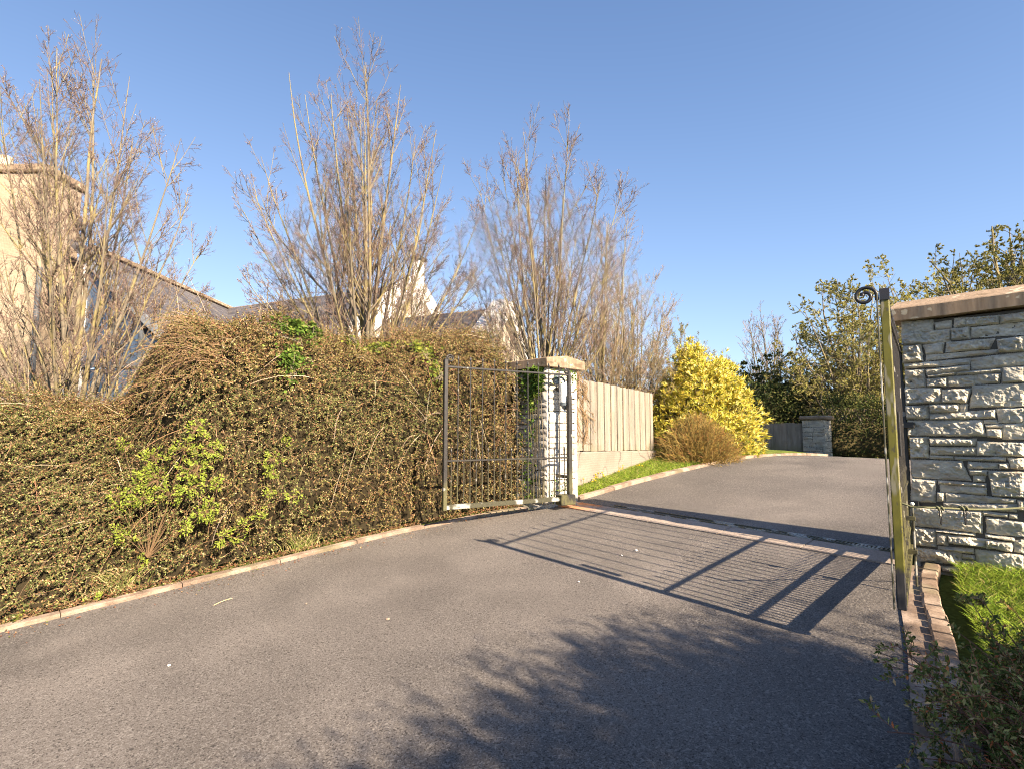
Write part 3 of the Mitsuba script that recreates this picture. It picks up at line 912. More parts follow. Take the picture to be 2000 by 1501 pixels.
ff = thing('board_fence', 'shaded far board fence left of the small stone pillar', 'fence')
A0, A1 = np.array([7.5, 17.75]), np.array([8.95, 17.3])
for i in range(13):
    a, b = A0 + (A1 - A0) * i / 13, A0 + (A1 - A0) * (i + 0.93) / 13
    zg = 0.55
    n_ = np.array([0.02, -0.03, 0])
    part(ff, 'board', box_between([a[0], a[1], zg], [b[0] - a[0], b[1] - a[1], 0], n_, [0, 0, 1.43 + rng.normal(0, 0.01)]), f'm_board{rng.integers(3)}')
part(ff, 'fence_rail', box_between([A0[0], A0[1] + 0.01, 1.0], [A1[0] - A0[0], A1[1] - A0[1], 0], [0.02, 0.05, 0], [0, 0, 0.08]), 'm_rail')

# ------------------------------------------------------------------ houses
def quad(*p):
    p = np.array(p, float)
    return p, np.array([[0, 1, 2, 3]])


def slab(pts, thick):
    """flat polygon given a thickness along its normal (thickness goes to the back)"""
    p = np.array(pts, float)
    n = unit(np.cross(p[1] - p[0], p[2] - p[0]))
    return loft(np.array([p, p - n * thick]))


def bar3(a, b, w, h):
    """beam from a to b, w wide horizontally and h high"""
    a, b = np.array(a, float), np.array(b, float)
    s = unit(np.cross(b - a, [0, 0, 1.0]))
    u_ = unit(np.cross(s, b - a))
    return cbox(a - s * w / 2 - u_ * h / 2, b - a, s * w, u_ * h, 0.01)


ha = thing('house', 'cream rendered house with tall chimney, slate roof and glazed gable behind the bare tree', 'house')
# the roof's ridge runs away from the viewer at x = -9.05
part(ha, 'chimney', cbox([-13.0, 11.0, 0.0], [3.66, 0, 0], [0, 0.95, 0], [0, 0, 6.86], 0.02), 'm_render')
cap_pts = [[-13.1, 10.93, 6.86], [-9.27, 10.93, 6.86], [-9.27, 12.02, 6.86], [-13.1, 12.02, 6.86]]
part(ha, 'chimney_cap', cbox([-13.1, 10.92, 6.862], [3.84, 0, 0], [0, 1.12, 0], [0, 0, 0.16], 0.03), 'm_cap')
for px_ in (-10.6, -11.6):
    part(ha, 'chimney_pot', revolve((px_, 11.45), [(7.02, 0.13), (7.10, 0.15), (7.35, 0.12), (7.40, 0.14), (7.42, 0.10)]), 'm_cream', smooth=35)
RZ, EZ, RX, EX = 5.62, 3.55, -9.05, -6.95
part(ha, 'roof', slab([[RX, 11.35, RZ], [EX, 11.35, EZ], [EX, 20.0, EZ], [RX, 20.0, RZ]], 0.10), 'm_slate_a')
part(ha, 'roof', slab([[RX - 2.3, 11.97, EZ], [RX - 0.003, 11.97, RZ - 0.01], [RX - 0.003, 20.0, RZ - 0.01], [RX - 2.3, 20.0, EZ]], 0.10), 'm_slate_a')
part(ha, 'ridge_tiles', bar3([RX, 11.97, RZ + 0.02], [RX, 20.0, RZ + 0.02], 0.22, 0.09), 'm_cap')
part(ha, 'bargeboard', bar3([RX + 0.42, 11.33, RZ - 0.50], [EX + 0.05, 11.33, EZ - 0.10], 0.05, 0.17), 'm_barge')
part(ha, 'gutter', bar3([EX + 0.02, 11.36, EZ - 0.10], [EX + 0.02, 20.0, EZ - 0.10], 0.11, 0.10), 'm_greyframe')
part(ha, 'downpipe', capped(np.array([[-9.28, 10.93, 0.2], [-9.28, 10.93, 4.9]]), np.full(2, 0.05), 8), 'm_greyframe', smooth=50)
# gable wall under the roof: a rendered pier, then glass between pale and grey frames
part(ha, 'wall', box_between([-9.33, 11.40, 0], [0.55, 0, 0], [0, 0.25, 0], [0, 0, 4.85]), 'm_render')
gx = [-8.78, -8.15, -7.55, -7.02]
for i in range(3):
    x0, x1 = gx[i] + 0.04, gx[i + 1] - 0.04
    w = part(ha, 'window', box_between([x0, 11.50, 0.5], [x1 - x0, 0, 0], [0, 0.02, 0], [0, 0, 2.45]), 'm_glass')
    zt0, zt1 = RZ - (x0 - RX) * (RZ - EZ) / (EX - RX) - 0.3, RZ - (x1 - RX) * (RZ - EZ) / (EX - RX) - 0.3
    part(ha, 'gable_pane', loft(np.array([[[x0, 11.50, 3.12], [x1, 11.50, 3.12], [x1, 11.50, max(zt1, 3.14)], [x0, 11.50, zt0]], [[x0, 11.52, 3.12], [x1, 11.52, 3.12], [x1, 11.52, max(zt1, 3.14)], [x0, 11.52, zt0]]])), 'm_glass')
for x in gx:
    zt_ = RZ - (x - RX) * (RZ - EZ) / (EX - RX) - 0.22
    part(ha, 'mullion', box_between([x - 0.04, 11.42, 0], [0.08, 0, 0], [0, 0.10, 0], [0, 0, zt_]), 'm_frame' if x < -8.5 else 'm_greyframe')
part(ha, 'transom', box_between([-8.78, 11.425, 2.98], [1.80, 0, 0], [0, 0.09, 0], [0, 0, 0.12]), 'm_greyframe')
part(ha, 'door_frame', box_between([-9.1, 11.37, 0.3], [0.34, 0, 0], [0, 0.028, 0], [0, 0, 2.3]), 'm_frame')
# side wall under the eave with windows
part(ha, 'wall', box_between([-7.30, 11.55, 0], [0.25, 0, 0], [0, 8.4, 0], [0, 0, 3.5]), 'm_render')
for y0, wd in ((11.9, 1.3), (13.8, 1.5), (16.2, 1.5)):
    w = part(ha, 'window', box_between([-7.06, y0, 0.9], [0.015, 0, 0], [0, wd, 0], [0, 0, 1.9]), 'm_glass')
    for a, b in ((y0 - 0.05, 0.06), (y0 + wd / 2 - 0.03, 0.06), (y0 + wd - 0.01, 0.06)):
        scene_key = w + '__frame'
        nn = _count.get(scene_key, 0)
        part(w, 'frame', box_between([-7.055, a, 0.86], [0.05, 0, 0], [0, b, 0], [0, 0, 2.0]), 'm_frame')

hb = thing('house', 'white gabled house with long slate roof and slim chimney behind the middle tree', 'house')
R1, R0 = np.array([-2.55, 14.9]), np.array([-9.3, 18.0])
rd = unit(R1 - R0)
pd = np.array([rd[1], -rd[0]])
pd = -pd if pd[1] > 0 else pd


def wing(parent, apex, length, zr, w, ze, wall_in=0.12, name=''):
    """gabled wing: ridge from apex back along -rd, half width w"""
    a3 = lambda al, q, z: np.array([apex[0] - rd[0] * al + pd[0] * q, apex[1] - rd[1] * al + pd[1] * q, z])
    part(parent, 'roof', slab([a3(0.22, 0, zr), a3(length, 0, zr), a3(length, w + 0.25, ze - 0.2), a3(0.22, w + 0.25, ze - 0.2)][::-1], 0.1), 'm_slate_b')
    part(parent, 'roof', slab([a3(0.22, 0.002, zr), a3(length, 0.002, zr), a3(length, -w - 0.25, ze - 0.2), a3(0.22, -w - 0.25, ze - 0.2)], 0.1), 'm_slate_b')
    part(parent, 'ridge_tiles', bar3(a3(0.24, 0, zr + 0.02), a3(length, 0, zr + 0.02), 0.2, 0.09), 'm_cap')
    o = wall_in
    g = [a3(o, w, 0), a3(o, w, ze), a3(o, 0, zr - 0.05), a3(o, -w, ze), a3(o, -w, 0)]
    g2 = [a3(o + 0.3, w, 0), a3(o + 0.3, w, ze), a3(o + 0.3, 0, zr - 0.05), a3(o + 0.3, -w, ze), a3(o + 0.3, -w, 0)]
    part(parent, 'gable_wall', loft(np.array([g, g2])), 'm_cream')
    for sg in (1, -1):
        part(parent, 'parapet', bar3(a3(0.10, sg * 0.02, zr + 0.10), a3(0.10, sg * (w + 0.3), ze - 0.05), 0.36, 0.42), 'm_white')
    part(parent, 'front_wall', box_between(a3(0.42, w - 0.002, 0), a3(length, 0, 0) - a3(0.42, 0, 0), a3(0, -0.3, 0) - a3(0, 0, 0), [0, 0, ze - 0.02]), 'm_white')
    return a3


a3 = wing(hb, R1, 7.6, 5.55, 2.7, 3.45)
part(hb, 'chimney', cbox(a3(0.06, 0.10, 2.5), a3(0, -0.16, 0) - a3(0, 0.10, 0), a3(-0.2, 0, 0) - a3(0, 0, 0), [0, 0, 3.75], 0.01), 'm_white')
part(hb, 'chimney_cap', cbox(a3(0.10, 0.16, 6.25), a3(0, -0.22, 0) - a3(0, 0.16, 0), a3(-0.3, 0, 0) - a3(0, 0, 0), [0, 0, 0.09], 0.01), 'm_black')
a3 = wing(hb, np.array([-0.12, 13.0]), 4.4, 4.48, 1.75, 2.95)

# ------------------------------------------------------------------ trees
TWIG = (0.135, 0.095, 0.078)


def bare_tree(key, rng, base, H, mains=9, tilt=(3, 36), trunk_h=0.5, r0=0.06, sec=15, ter=9, qua=6, bud=4, budcol=None, twig=TWIG, xs=1.0, rt=0.0029, leaf=0.014, crowncurl=0.10, lean=None, shoots=0, bud_var=0.3):
    base = np.array(base, float)
    K = 16
    if trunk_h > 0:
        tp = base + np.array([[0, 0, -0.3], [0.0, 0, 0.0], [0.02, 0.01, trunk_h * 0.5], [0.02, 0.0, trunk_h]])
        part(key, 'trunk', tubes(tp, np.array([r0 * 1.9, r0 * 1.7, r0 * 1.35, r0 * 1.2]), 9), 'm_bark', smooth=True)
    P, R = np.empty((mains, K, 3)), np.empty((mains, K))
    az0 = rng.uniform(0, 6.28)
    for i in range(mains):
        f = i / max(mains - 1, 1)
        tl = math.radians(tilt[0] + (tilt[1] - tilt[0]) * f ** 0.9 + rng.normal(0, 1.5))
        az = az0 + i * 2.4 + rng.normal(0, 0.2)
        ln = (H - trunk_h) * (1.0 - 0.58 * f ** 1.25) * rng.uniform(0.92, 1.05)
        d = np.array([math.sin(tl) * math.cos(az) * xs, math.sin(tl) * math.sin(az), math.cos(tl)])
        if lean is not None:
            d = d + np.array(lean)
        d /= np.linalg.norm(d)
        p = base + np.array([0.015 * math.cos(az), 0.015 * math.sin(az), trunk_h * rng.uniform(0.75, 1.0)])
        for k in range(K):
            P[i, k] = p
            p = p + d * ln / (K - 1)
            d = unit(d + crowncurl * 0.42 * np.array([0, 0, 1.0]) + rng.normal(0, 0.020, 3))
        R[i] = r0 * (1 - 0.5 * f ** 0.6) * np.linspace(1, 0.10, K) ** 0.9 * rng.uniform(0.75, 1.1)
    part(key, 'limbs', tubes(P, R, 7), 'm_bark', smooth=True, stuff=True)
    P2, R2 = grow(rng, P, R, sec, 0.22, 0.96, 0.36, (20, 38), crowncurl, K=7, jit=0.03, rr=0.5, rmin=rt * 1.9)
    part(key, 'branches', tubes(P2, R2, 5), 'm_bark', smooth=True, stuff=True)
    P3, R3 = grow(rng, P2, R2, ter, 0.12, 0.97, 0.50, (24, 48), crowncurl * 1.2, K=4, jit=0.04, rr=0.55, rmin=rt * 1.25)
    mb = MB()
    mb.add(*tubes(P3, R3, 3))
    PP = [P3]
    if qua:
        P4, R4 = grow(rng, P3, R3, qua, 0.15, 0.97, 0.55, (25, 55), crowncurl * 1.2, K=3, jit=0.05, rr=0.6, rmin=rt)
        mb.add(*tubes(P4, R4, 3))
        PP.append(P4)
    part(key, 'twigs', mb.mesh(), {'type': 'ref', 'id': key_twig(twig)}, stuff=True)
    if bud:
        mb = MB()
        for Q in PP:
            N, k_, _ = Q.shape
            i = np.repeat(np.arange(N), bud)
            x = rng.uniform(0.15, 1, len(i)) * (k_ - 1)
            kk = np.minimum(x.astype(int), k_ - 2)
            w = (x - kk)[:, None]
            p = Q[i, kk] * (1 - w) + Q[i, kk + 1] * w
            d = unit(unit(Q[i, kk + 1] - Q[i, kk]) + 0.9 * rng.normal(size=(len(i), 3)))
            mb.add(*leaves(p, d, sph(rng, len(i)), leaf * rng.uniform(0.6, 1.35, len(i)), leaf * 0.45 * rng.uniform(0.7, 1.3, len(i)), pick_colors(rng, len(i), budcol, bud_var)))
        part(key, 'buds' if leaf < 0.03 else 'leaves', mb.mesh(), 'm_leaf', color=mb.col(), stuff=True)
    return P, P2, P3


_tw = {}


def key_twig(c):
    if c not in _tw:
        _tw[c] = f'm_twig{len(_tw)}'
        scene[_tw[c]] = rough(c, 0.8, 0.25)
    return _tw[c]


BUDS = [(5, (0.30, 0.21, 0.18)), (4, (0.52, 0.43, 0.39)), (1, (0.20, 0.13, 0.11))]
BUDS_GREEN = [(3, (0.34, 0.25, 0.16)), (3, (0.36, 0.30, 0.10)), (2, (0.22, 0.22, 0.06))]
rng = np.random.default_rng(101)
t1 = thing('tree', 'bare tree with lichen-yellow stems in front of the rendered chimney at far left', 'tree')
bare_tree(t1, rng, (-5.85, 7.55, 0.3), 6.8, mains=26, tilt=(0, 52), trunk_h=1.15, r0=0.046, sec=15, ter=8, qua=4, bud=2, budcol=BUDS)
rng = np.random.default_rng(116)
t2 = thing('tree', 'tallest bare tree, multi-stemmed and reddish brown, rising behind the middle of the hedge', 'tree')
bare_tree(t2, rng, (-2.48, 9.6, 0.5), 7.75, mains=34, tilt=(0, 60), trunk_h=1.75, r0=0.050, sec=15, ter=8, qua=4, bud=2, budcol=BUDS)
rng = np.random.default_rng(103)
t3 = thing('tree', 'bare reddish-brown tree rising right behind the pale gate pillar', 'tree')
bare_tree(t3, rng, (0.62, 10.9, 0.7), 6.85, mains=28, tilt=(0, 50), trunk_h=1.3, r0=0.040, sec=15, ter=8, qua=4, bud=2, budcol=BUDS)
rng = np.random.default_rng(104)
t4 = thing('tree', 'bare brownish tree behind the left end of the board fence', 'tree')
bare_tree(t4, rng, (2.05, 12.8, 0.8), 6.0, mains=28, tilt=(0, 52), trunk_h=0.8, r0=0.038, sec=13, ter=7, qua=3, bud=2, budcol=BUDS, twig=(0.23, 0.165, 0.115))
rng = np.random.default_rng(105)
t5 = thing('tree', 'lower bare tree with yellowish twigs behind the right end of the board fence', 'tree')
bare_tree(t5, rng, (2.95, 13.6, 0.9), 4.7, mains=30, tilt=(0, 62), trunk_h=0.5, r0=0.034, sec=13, ter=7, qua=3, bud=3, budcol=BUDS_GREEN, twig=(0.26, 0.20, 0.11))
rng = np.random.default_rng(106)
t6 = thing('tree', 'thin tree just coming into greenish leaf behind the golden conifer', 'tree')
bare_tree(t6, rng, (4.55, 15.6, 0.9), 3.95, mains=12, tilt=(3, 48), trunk_h=0.3, r0=0.035, sec=10, ter=6, qua=3, bud=4, budcol=[(3, (0.20, 0.22, 0.06)), (1, (0.3, 0.25, 0.12))], leaf=0.032, twig=(0.22, 0.18, 0.12))
rng = np.random.default_rng(107)
t7 = thing('tree', 'distant rounded bare tree between the golden conifer and the pale green willow', 'tree')
bare_tree(t7, rng, (11.6, 25.6, 0.3), 6.9, mains=22, tilt=(2, 60), trunk_h=1.4, r0=0.06, sec=13, ter=7, qua=3, bud=1, budcol=BUDS, rt=0.006, leaf=0.028, twig=(0.25, 0.20, 0.165))
rng = np.random.default_rng(108)
hb_sh = thing('shrub', 'bare twiggy shrub crossing behind the hedge left of the tallest tree', 'shrub')
bare_tree(hb_sh, rng, (-4.1, 8.6, 0.5), 3.2, mains=11, tilt=(3, 55), trunk_h=0.0, r0=0.025, sec=9, ter=6, qua=3, bud=3, budcol=BUDS)
rng = np.random.default_rng(109)
sh2 = thing('shrub', 'bare twiggy shrub in front of the low white gable', 'shrub')
bare_tree(sh2, rng, (-0.75, 10.2, 0.6), 3.5, mains=12, tilt=(3, 45), trunk_h=0.0, r0=0.022, sec=9, ter=6, qua=3, bud=3, budcol=BUDS)


def leafy_tree(key, rng, base, H, tilt, mains, sec, ter, qua, nleaf, leaf, table, r0=0.09, trunk_h=0.6, xs=1.0, twig=(0.16, 0.13, 0.08), curl=0.05, lf=(0.46, 0.55, 0.65), asp=0.6, f0=0.18):
    base = np.array(base, float)
    K = 12
    P, R = np.empty((mains, K, 3)), np.empty((mains, K))
    tp = base + np.array([[0, 0, -0.4], [0, 0, 0], [0.02, 0, trunk_h]])
    part(key, 'trunk', tubes(tp, np.array([r0 * 1.9, r0 * 1.6, r0 * 1.3]), 8), 'm_bark', smooth=True)
    for i in range(mains):
        f = i / max(mains - 1, 1)
        tl = math.radians(tilt[0] + (tilt[1] - tilt[0]) * f)
        az = i * 2.4 + rng.normal(0, 0.25)
        ln = H * (1 - 0.48 * f) * rng.uniform(0.9, 1.03)
        d = unit(np.array([math.sin(tl) * math.cos(az) * xs, math.sin(tl) * math.sin(az), math.cos(tl)]))
        p = base + np.array([0, 0, trunk_h * rng.uniform(0.5, 1.0)])
        for k in range(K):
            P[i, k] = p
            p = p + d * ln / (K - 1)
            d = unit(d + curl * 0.4 * np.array([0, 0, 1.0]) + rng.normal(0, 0.07, 3))
        R[i] = r0 * (1 - 0.4 * f) * np.linspace(1, 0.1, K)
    P2, R2 = grow(rng, P, R, sec, f0, 0.98, lf[0], (30, 65), curl, K=6, jit=0.07, rr=0.5, rmin=0.006)
    mb = MB()
    mb.add(*tubes(P, R, 6))
    mb.add(*tubes(P2, R2, 4))
    part(key, 'limbs', mb.mesh(), 'm_bark', smooth=True, stuff=True)
    P3, R3 = grow(rng, P2, R2, ter, 0.15, 1.0, lf[1], (30, 65), curl, K=4, jit=0.14, rr=0.5, rmin=0.004)
    mb = MB()
    mb.add(*tubes(P3, R3, 3))
    Q = P3
    if qua:
        P4, R4 = grow(rng, P3, R3, qua, 0.15, 1.0, lf[2], (30, 70), curl, K=3, jit=0.16, rr=0.6, rmin=0.003)
        Q = P4
    part(key, 'twigs', mb.mesh(), {'type': 'ref', 'id': key_twig(twig)}, stuff=True)
    N, k_, _ = Q.shape
    i = np.repeat(np.arange(N), nleaf)
    x = rng.uniform(0.1, 1, len(i)) * (k_ - 1)
    kk = np.minimum(x.astype(int), k_ - 2)
    w = (x - kk)[:, None]
    p = Q[i, kk] * (1 - w) + Q[i, kk + 1] * w
    d = unit(unit(Q[i, kk + 1] - Q[i, kk]) + 0.9 * rng.normal(size=(len(i), 3)))
    n_ = unit(rng.normal(size=(len(i), 3)) + np.array([0, 0, 0.6]))
    tint = rng.uniform(0.75, 1.25, N)[i][:, None]
    v, f, c = tri_leaves(p, d, n_, leaf * rng.uniform(0.6, 1.3, len(i)), leaf * asp * rng.uniform(0.7, 1.3, len(i)), pick_colors(rng, len(i), table) * tint)
    part(key, 'leaves', (v, f), 'm_leaf', color=c, stuff=True)


WIL = [(5, (0.34, 0.32, 0.11)), (3, (0.44, 0.40, 0.16)), (3, (0.20, 0.21, 0.065)), (1, (0.52, 0.47, 0.25))]
DRK = [(5, (0.045, 0.065, 0.025)), (3, (0.085, 0.10, 0.035)), (1.5, (0.14, 0.145, 0.055))]
rng = np.random.default_rng(121)
w1 = thing('tree', 'broad pale olive willow beside the far end of the drive', 'tree')
leafy_tree(w1, rng, (12.6, 20.6, 0.4), 6.5, (2, 76), 34, 13, 7, 3, 46, 0.048, WIL, trunk_h=0.7, f0=0.12)
rng = np.random.default_rng(122)
w2 = thing('tree', 'yellowish willow rising directly behind the right gate post', 'tree')
leafy_tree(w2, rng, (16.0, 21.5, 0.4), 7.2, (2, 70), 30, 13, 7, 3, 38, 0.048, [(4, (0.46, 0.42, 0.12)), (3, (0.34, 0.33, 0.10)), (2, (0.56, 0.50, 0.20))], trunk_h=0.7, f0=0.12)
rng = np.random.default_rng(123)
w3 = thing('tree', 'tall olive-brown tree above the stone wall at the right edge', 'tree')
leafy_tree(w3, rng, (11.75, 12.9, 0.5), 5.2, (2, 74), 32, 13, 7, 3, 40, 0.038, [(4, (0.24, 0.24, 0.08)), (3, (0.34, 0.31, 0.11)), (2, (0.18, 0.17, 0.07))], trunk_h=1.5, r0=0.12)
rng = np.random.default_rng(124)
w4 = thing('tree', 'sparse grey-green tree over the stone wall, right of the yellowish willow', 'tree')
leafy_tree(w4, rng, (19.3, 23.2, 0.5), 7.9, (2, 66), 24, 12, 7, 3, 16, 0.075, [(4, (0.24, 0.24, 0.10)), (3, (0.17, 0.17, 0.07)), (2, (0.34, 0.31, 0.14))], trunk_h=0.8)
for i, (x, y, h, lab) in enumerate([(9.8, 22.6, 3.7, 'dark evergreen shrub behind the far board fence, below the bare tree'), (11.2, 21.6, 3.2, 'dark evergreen shrub tucked against the left side of the pale olive willow')]):
    rng = np.random.default_rng(130 + i)
    k = thing('shrub', lab, 'shrub')
    leafy_tree(k, rng, (x, y, 0.3), h * 1.15, (2, 72), 20, 11, 7, 3, 18, 0.08, DRK, trunk_h=0.25, f0=0.08)

# far hedge and wood that close the view
def scatter_bank(name, label, cat, rng, path, hgt, dep, n, leaf, table, kind=None, ir=0.22):
    """hedge along a path: dense leaves round a twiggy dark core"""
    path = np.array(path, float)
    seg = np.linalg.norm(np.diff(path, axis=0), axis=1)
    cum = np.concatenate([[0], np.cumsum(seg)])

    def at(q):
        x = q * cum[-1]
        return np.stack([np.interp(x, cum, path[:, 0]), np.interp(x, cum, path[:, 1])], -1)

    q = rng.uniform(0, 1, n)
    c = at(q)
    tg = unit(at(np.clip(q + 0.01, 0, 1)) - at(np.clip(q - 0.01, 0, 1)))
    nr = np.stack([-tg[:, 1], tg[:, 0]], -1)
    a = rng.uniform(0, np.pi, n)
    lump = 0.75 + 0.5 * meshkit.fbm(np.stack([q * cum[-1] * 0.8, a * 1.2, a * 0], -1), 3, 7)
    rad = lump * rng.uniform(0.7, 1.02, n)
    off = np.cos(a) * dep * np.clip(rad, 0, 1.3)
    z0 = ground(c[:, 0], c[:, 1])
    zz = z0 + np.where(np.sin(a) < 0.5, rng.uniform(0, 1, n) * hgt * 0.7 * rad, np.sin(a) * hgt * rad)
    p = np.stack([c[:, 0] + nr[:, 0] * off, c[:, 1] + nr[:, 1] * off, zz], -1)
    out = unit(np.stack([nr[:, 0] * np.cos(a), nr[:, 1] * np.cos(a), np.sin(a)], -1))
    k = thing(name, label, cat)
    v, f, col = leaves(p, unit(out + 0.9 * rng.normal(size=(n, 3))), unit(out + 0.8 * rng.normal(size=(n, 3))), leaf * rng.uniform(0.6, 1.3, n), leaf * 0.55, pick_colors(rng, n, table))
    part(k, 'leaves', (v, f), 'm_leaf', color=col, stuff=True)
    # stems
    m = 260
    qs = rng.uniform(0, 1, m)
    cs = at(qs)
    z0 = ground(cs[:, 0], cs[:, 1])
    P = np.stack([np.stack([cs[:, 0] + rng.normal(0, ir, m) * u_, cs[:, 1] + rng.normal(0, ir, m) * u_, z0 + hgt * 0.85 * u_], -1) for u_ in np.linspace(0, 1, 5)], 1)
    part(k, 'stems', tubes(P, np.full((m, 5), 0.012), 4), 'm_bark', stuff=True)
    core = []
    for u_ in np.linspace(0, 1, 24):
        cc = at(np.array([u_]))[0]
        t_ = unit(at(np.array([min(u_ + 0.01, 1)]))[0] - at(np.array([max(u_ - 0.01, 0)]))[0])
        n2 = np.array([-t_[1], t_[0]])
        zg = float(ground(cc[0], cc[1]))
        core.append([[cc[0] + n2[0] * dep * 0.6 * math.cos(b), cc[1] + n2[1] * dep * 0.6 * math.cos(b), zg - 0.1 + hgt * 0.68 * math.sin(b)] for b in np.linspace(0, np.pi, 9)])
    part(k, 'dark_core', loft(np.array(core)), 'm_soil', smooth=True)
    return k


rng = np.random.default_rng(140)
scatter_bank('hedge', 'dark shaded hedge right of the small far pillar', 'hedge', rng, [(9.75, 17.9), (11.5, 17.4), (13.5, 16.2), (15.5, 14.6)], 1.75, 0.75, 16000, 0.075, DRK)
rng = np.random.default_rng(141)
scatter_bank('hedge', 'dark background hedge behind the far board fence', 'hedge', rng, [(6.0, 21.5), (8.5, 21.0), (11.5, 21.2), (14, 21.8), (17, 21.0)], 2.7, 1.0, 24000, 0.11, DRK + [(1, (0.12, 0.12, 0.05))])
rng = np.random.default_rng(142)
scatter_bank('hedge', 'mixed brown and green hedge below the bare trees behind the board fence', 'hedge', rng, [(-0.5, 12.0), (1.5, 12.6), (3.5, 13.8), (5.5, 16.0), (7.0, 19.0)], 1.7, 0.7, 16000, 0.06, [(3, (0.16, 0.13, 0.06)), (2, (0.11, 0.12, 0.045)), (2, (0.22, 0.16, 0.09))])

# ------------------------------------------------------------------ the cotoneaster hedge on its bank
def hedge_surface(a, c):
    """a: s along the kerb; c: 0 at the kerb, 1 at the crest, up to 1.5 down behind"""
    a, c = np.asarray(a, float), np.asarray(c, float)
    k = smooth_np(-4.8, -4.38, a)
    ztop = 1.93 + 0.06 * (a + 6) + (0.85 - 0.02 * (a + 6)) * k
    ztop = ztop + 0.14 * smooth_np(-1.6, -0.5, a)
    ztop = ztop + 0.025 * np.sin(a * 3.1) + 0.03 * np.sin(a * 7.3 + 1)
    back = 1.75 - 0.95 * k
    tk = kerb_left(a) - 0.14
    tk = np.where(a > -1.0, np.minimum(tk, -0.62), tk)
    zb = ground_st(a, tk) + 0.03
    cc = np.clip(c, 0, 1)
    rise = 1 - (1 - cc) ** (1.25 + 0.5 * k)
    t = tk - back * cc ** (1.25 + 0.9 * k) + 0.10 * np.sin(np.pi * cc) * k
    z = zb + (ztop - zb) * np.where(c <= 1, rise, 1)
    over = np.clip(c - 1, 0, 1)
    t = t - over * 1.7
    z = z + 0.10 * np.sin(np.clip(over * 6, 0, np.pi)) - over ** 2 * 2.6
    return np.stack([a, t, z], -1)


def smooth_np(a, b, x):
    t = np.clip((x - a) / (b - a), 0, 1)
    return t * t * (3 - 2 * t)


def hedge_point(a, c):
    e = 0.02
    p0 = hedge_surface(a, c)
    da = hedge_surface(a + e, c) - hedge_surface(a - e, c)
    dc = hedge_surface(a, c + e) - hedge_surface(a, c - e)
    w = lambda q: np.stack([q[..., 0] * U[0] + q[..., 1] * V[0], q[..., 0] * U[1] + q[..., 1] * V[1], q[..., 2]], -1)
    n = unit(np.cross(w(da), w(dc)))
    sgn = np.where((n * np.array([V[0], V[1], 0.8])).sum(-1, keepdims=True) < 0, -1, 1)
    return L(p0[..., 0], p0[..., 1], p0[..., 2]), n * sgn, unit(w(da)), unit(w(dc))


hedge = thing('hedge', 'large brown and green cotoneaster hedge spilling down to the kerb on the left', 'hedge')
rng = np.random.default_rng(201)
A_, C_ = np.meshgrid(np.linspace(-9.5, -0.28, 150), np.linspace(0.0, 1.55, 60), indexing='ij')
p, n, _, _ = hedge_point(A_, C_)
lump = lambda p: 0.34 * (meshkit.fbm(p * 2.1, 3, 31) - 0.5) + 0.12 * (meshkit.fbm(p * 7.5, 3, 35) - 0.5)
part(hedge, 'dark_core', ((p + n * (lump(p) - 0.20)[..., None]).reshape(-1, 3), grid_faces(150, 60)), 'm_inner_shade', smooth=True)

HED = [(3.5, (0.105, 0.105, 0.034)), (2.5, (0.19, 0.16, 0.06)), (3, (0.215, 0.125, 0.065)), (2, (0.36, 0.28, 0.16)), (1, (0.15, 0.065, 0.04)), (1.5, (0.30, 0.28, 0.11)), (2, (0.035, 0.042, 0.018))]
HGR = [(5, (0.085, 0.105, 0.036)), (3.5, (0.15, 0.165, 0.060)), (2.5, (0.22, 0.13, 0.065)), (1.5, (0.33, 0.24, 0.14)), (1.2, (0.28, 0.29, 0.11)), (2, (0.035, 0.045, 0.02))]
# arching sprigs: every sprig a thin stem with leaves along it
ns = 17000
a = rng.uniform(-7.4, -0.30, ns)
c = rng.uniform(0, 1, ns) ** 0.9 * 1.22 - 0.02
keep = ~((c > 1.05) & (rng.random(ns) < 0.35))
a, c = a[keep], c[keep]
ns = len(a)
p, n, ta, tc = hedge_point(a, c)
p = p + n * (lump(p) + rng.uniform(-0.12, 0.04, ns))[:, None]
left = smooth_np(-3.2, -5.2, a)
g_ = rng.normal(size=(ns, 3)) * 0.75
d = unit(g_ + n * 0.55 + ta * (-0.15 - 0.9 * left)[:, None] * 1.0 - tc * (0.15 + 0.75 * left)[:, None] + ta * rng.normal(0, 0.4, ns)[:, None])
top = (c > 0.93)
d[top] = unit(d[top] + np.array([0, 0, 0.55]))
ln = rng.uniform(0.07, 0.20, ns) * (1 + 0.5 * top)
K = 4
P = np.empty((ns, K, 3))
P[:, 0] = p - d * 0.05
for k in range(1, K):
    P[:, k] = P[:, k - 1] + d * (ln / (K - 1))[:, None]
    d = unit(d + np.array([0, 0, -0.2]) + rng.normal(0, 0.10, d.shape))
mb = MB()
tc_ = pick_colors(rng, ns, [(3, (0.13, 0.07, 0.045)), (2, (0.20, 0.12, 0.07)), (0.5, (0.34, 0.26, 0.18))])
v, f = tubes(P, np.full((ns, K), 0.0015) * np.linspace(1.2, 0.6, K), 3)
part(hedge, 'sprigs', (v, f), 'm_vc', color=np.repeat(tc_, K * 3, 0), stuff=True)
per = 18
i = np.repeat(np.arange(ns), per)
x = rng.uniform(0.05, 1, len(i)) * (K - 1)
kk = np.minimum(x.astype(int), K - 2)
w = (x - kk)[:, None]
lp = P[i, kk] * (1 - w) + P[i, kk + 1] * w
ld = unit(unit(P[i, kk + 1] - P[i, kk]) * 0.5 + rng.normal(size=(len(i), 3)))
ln_ = unit(n[i] + np.array([0, 0, 0.4]) + 1.1 * rng.normal(size=(len(i), 3)))
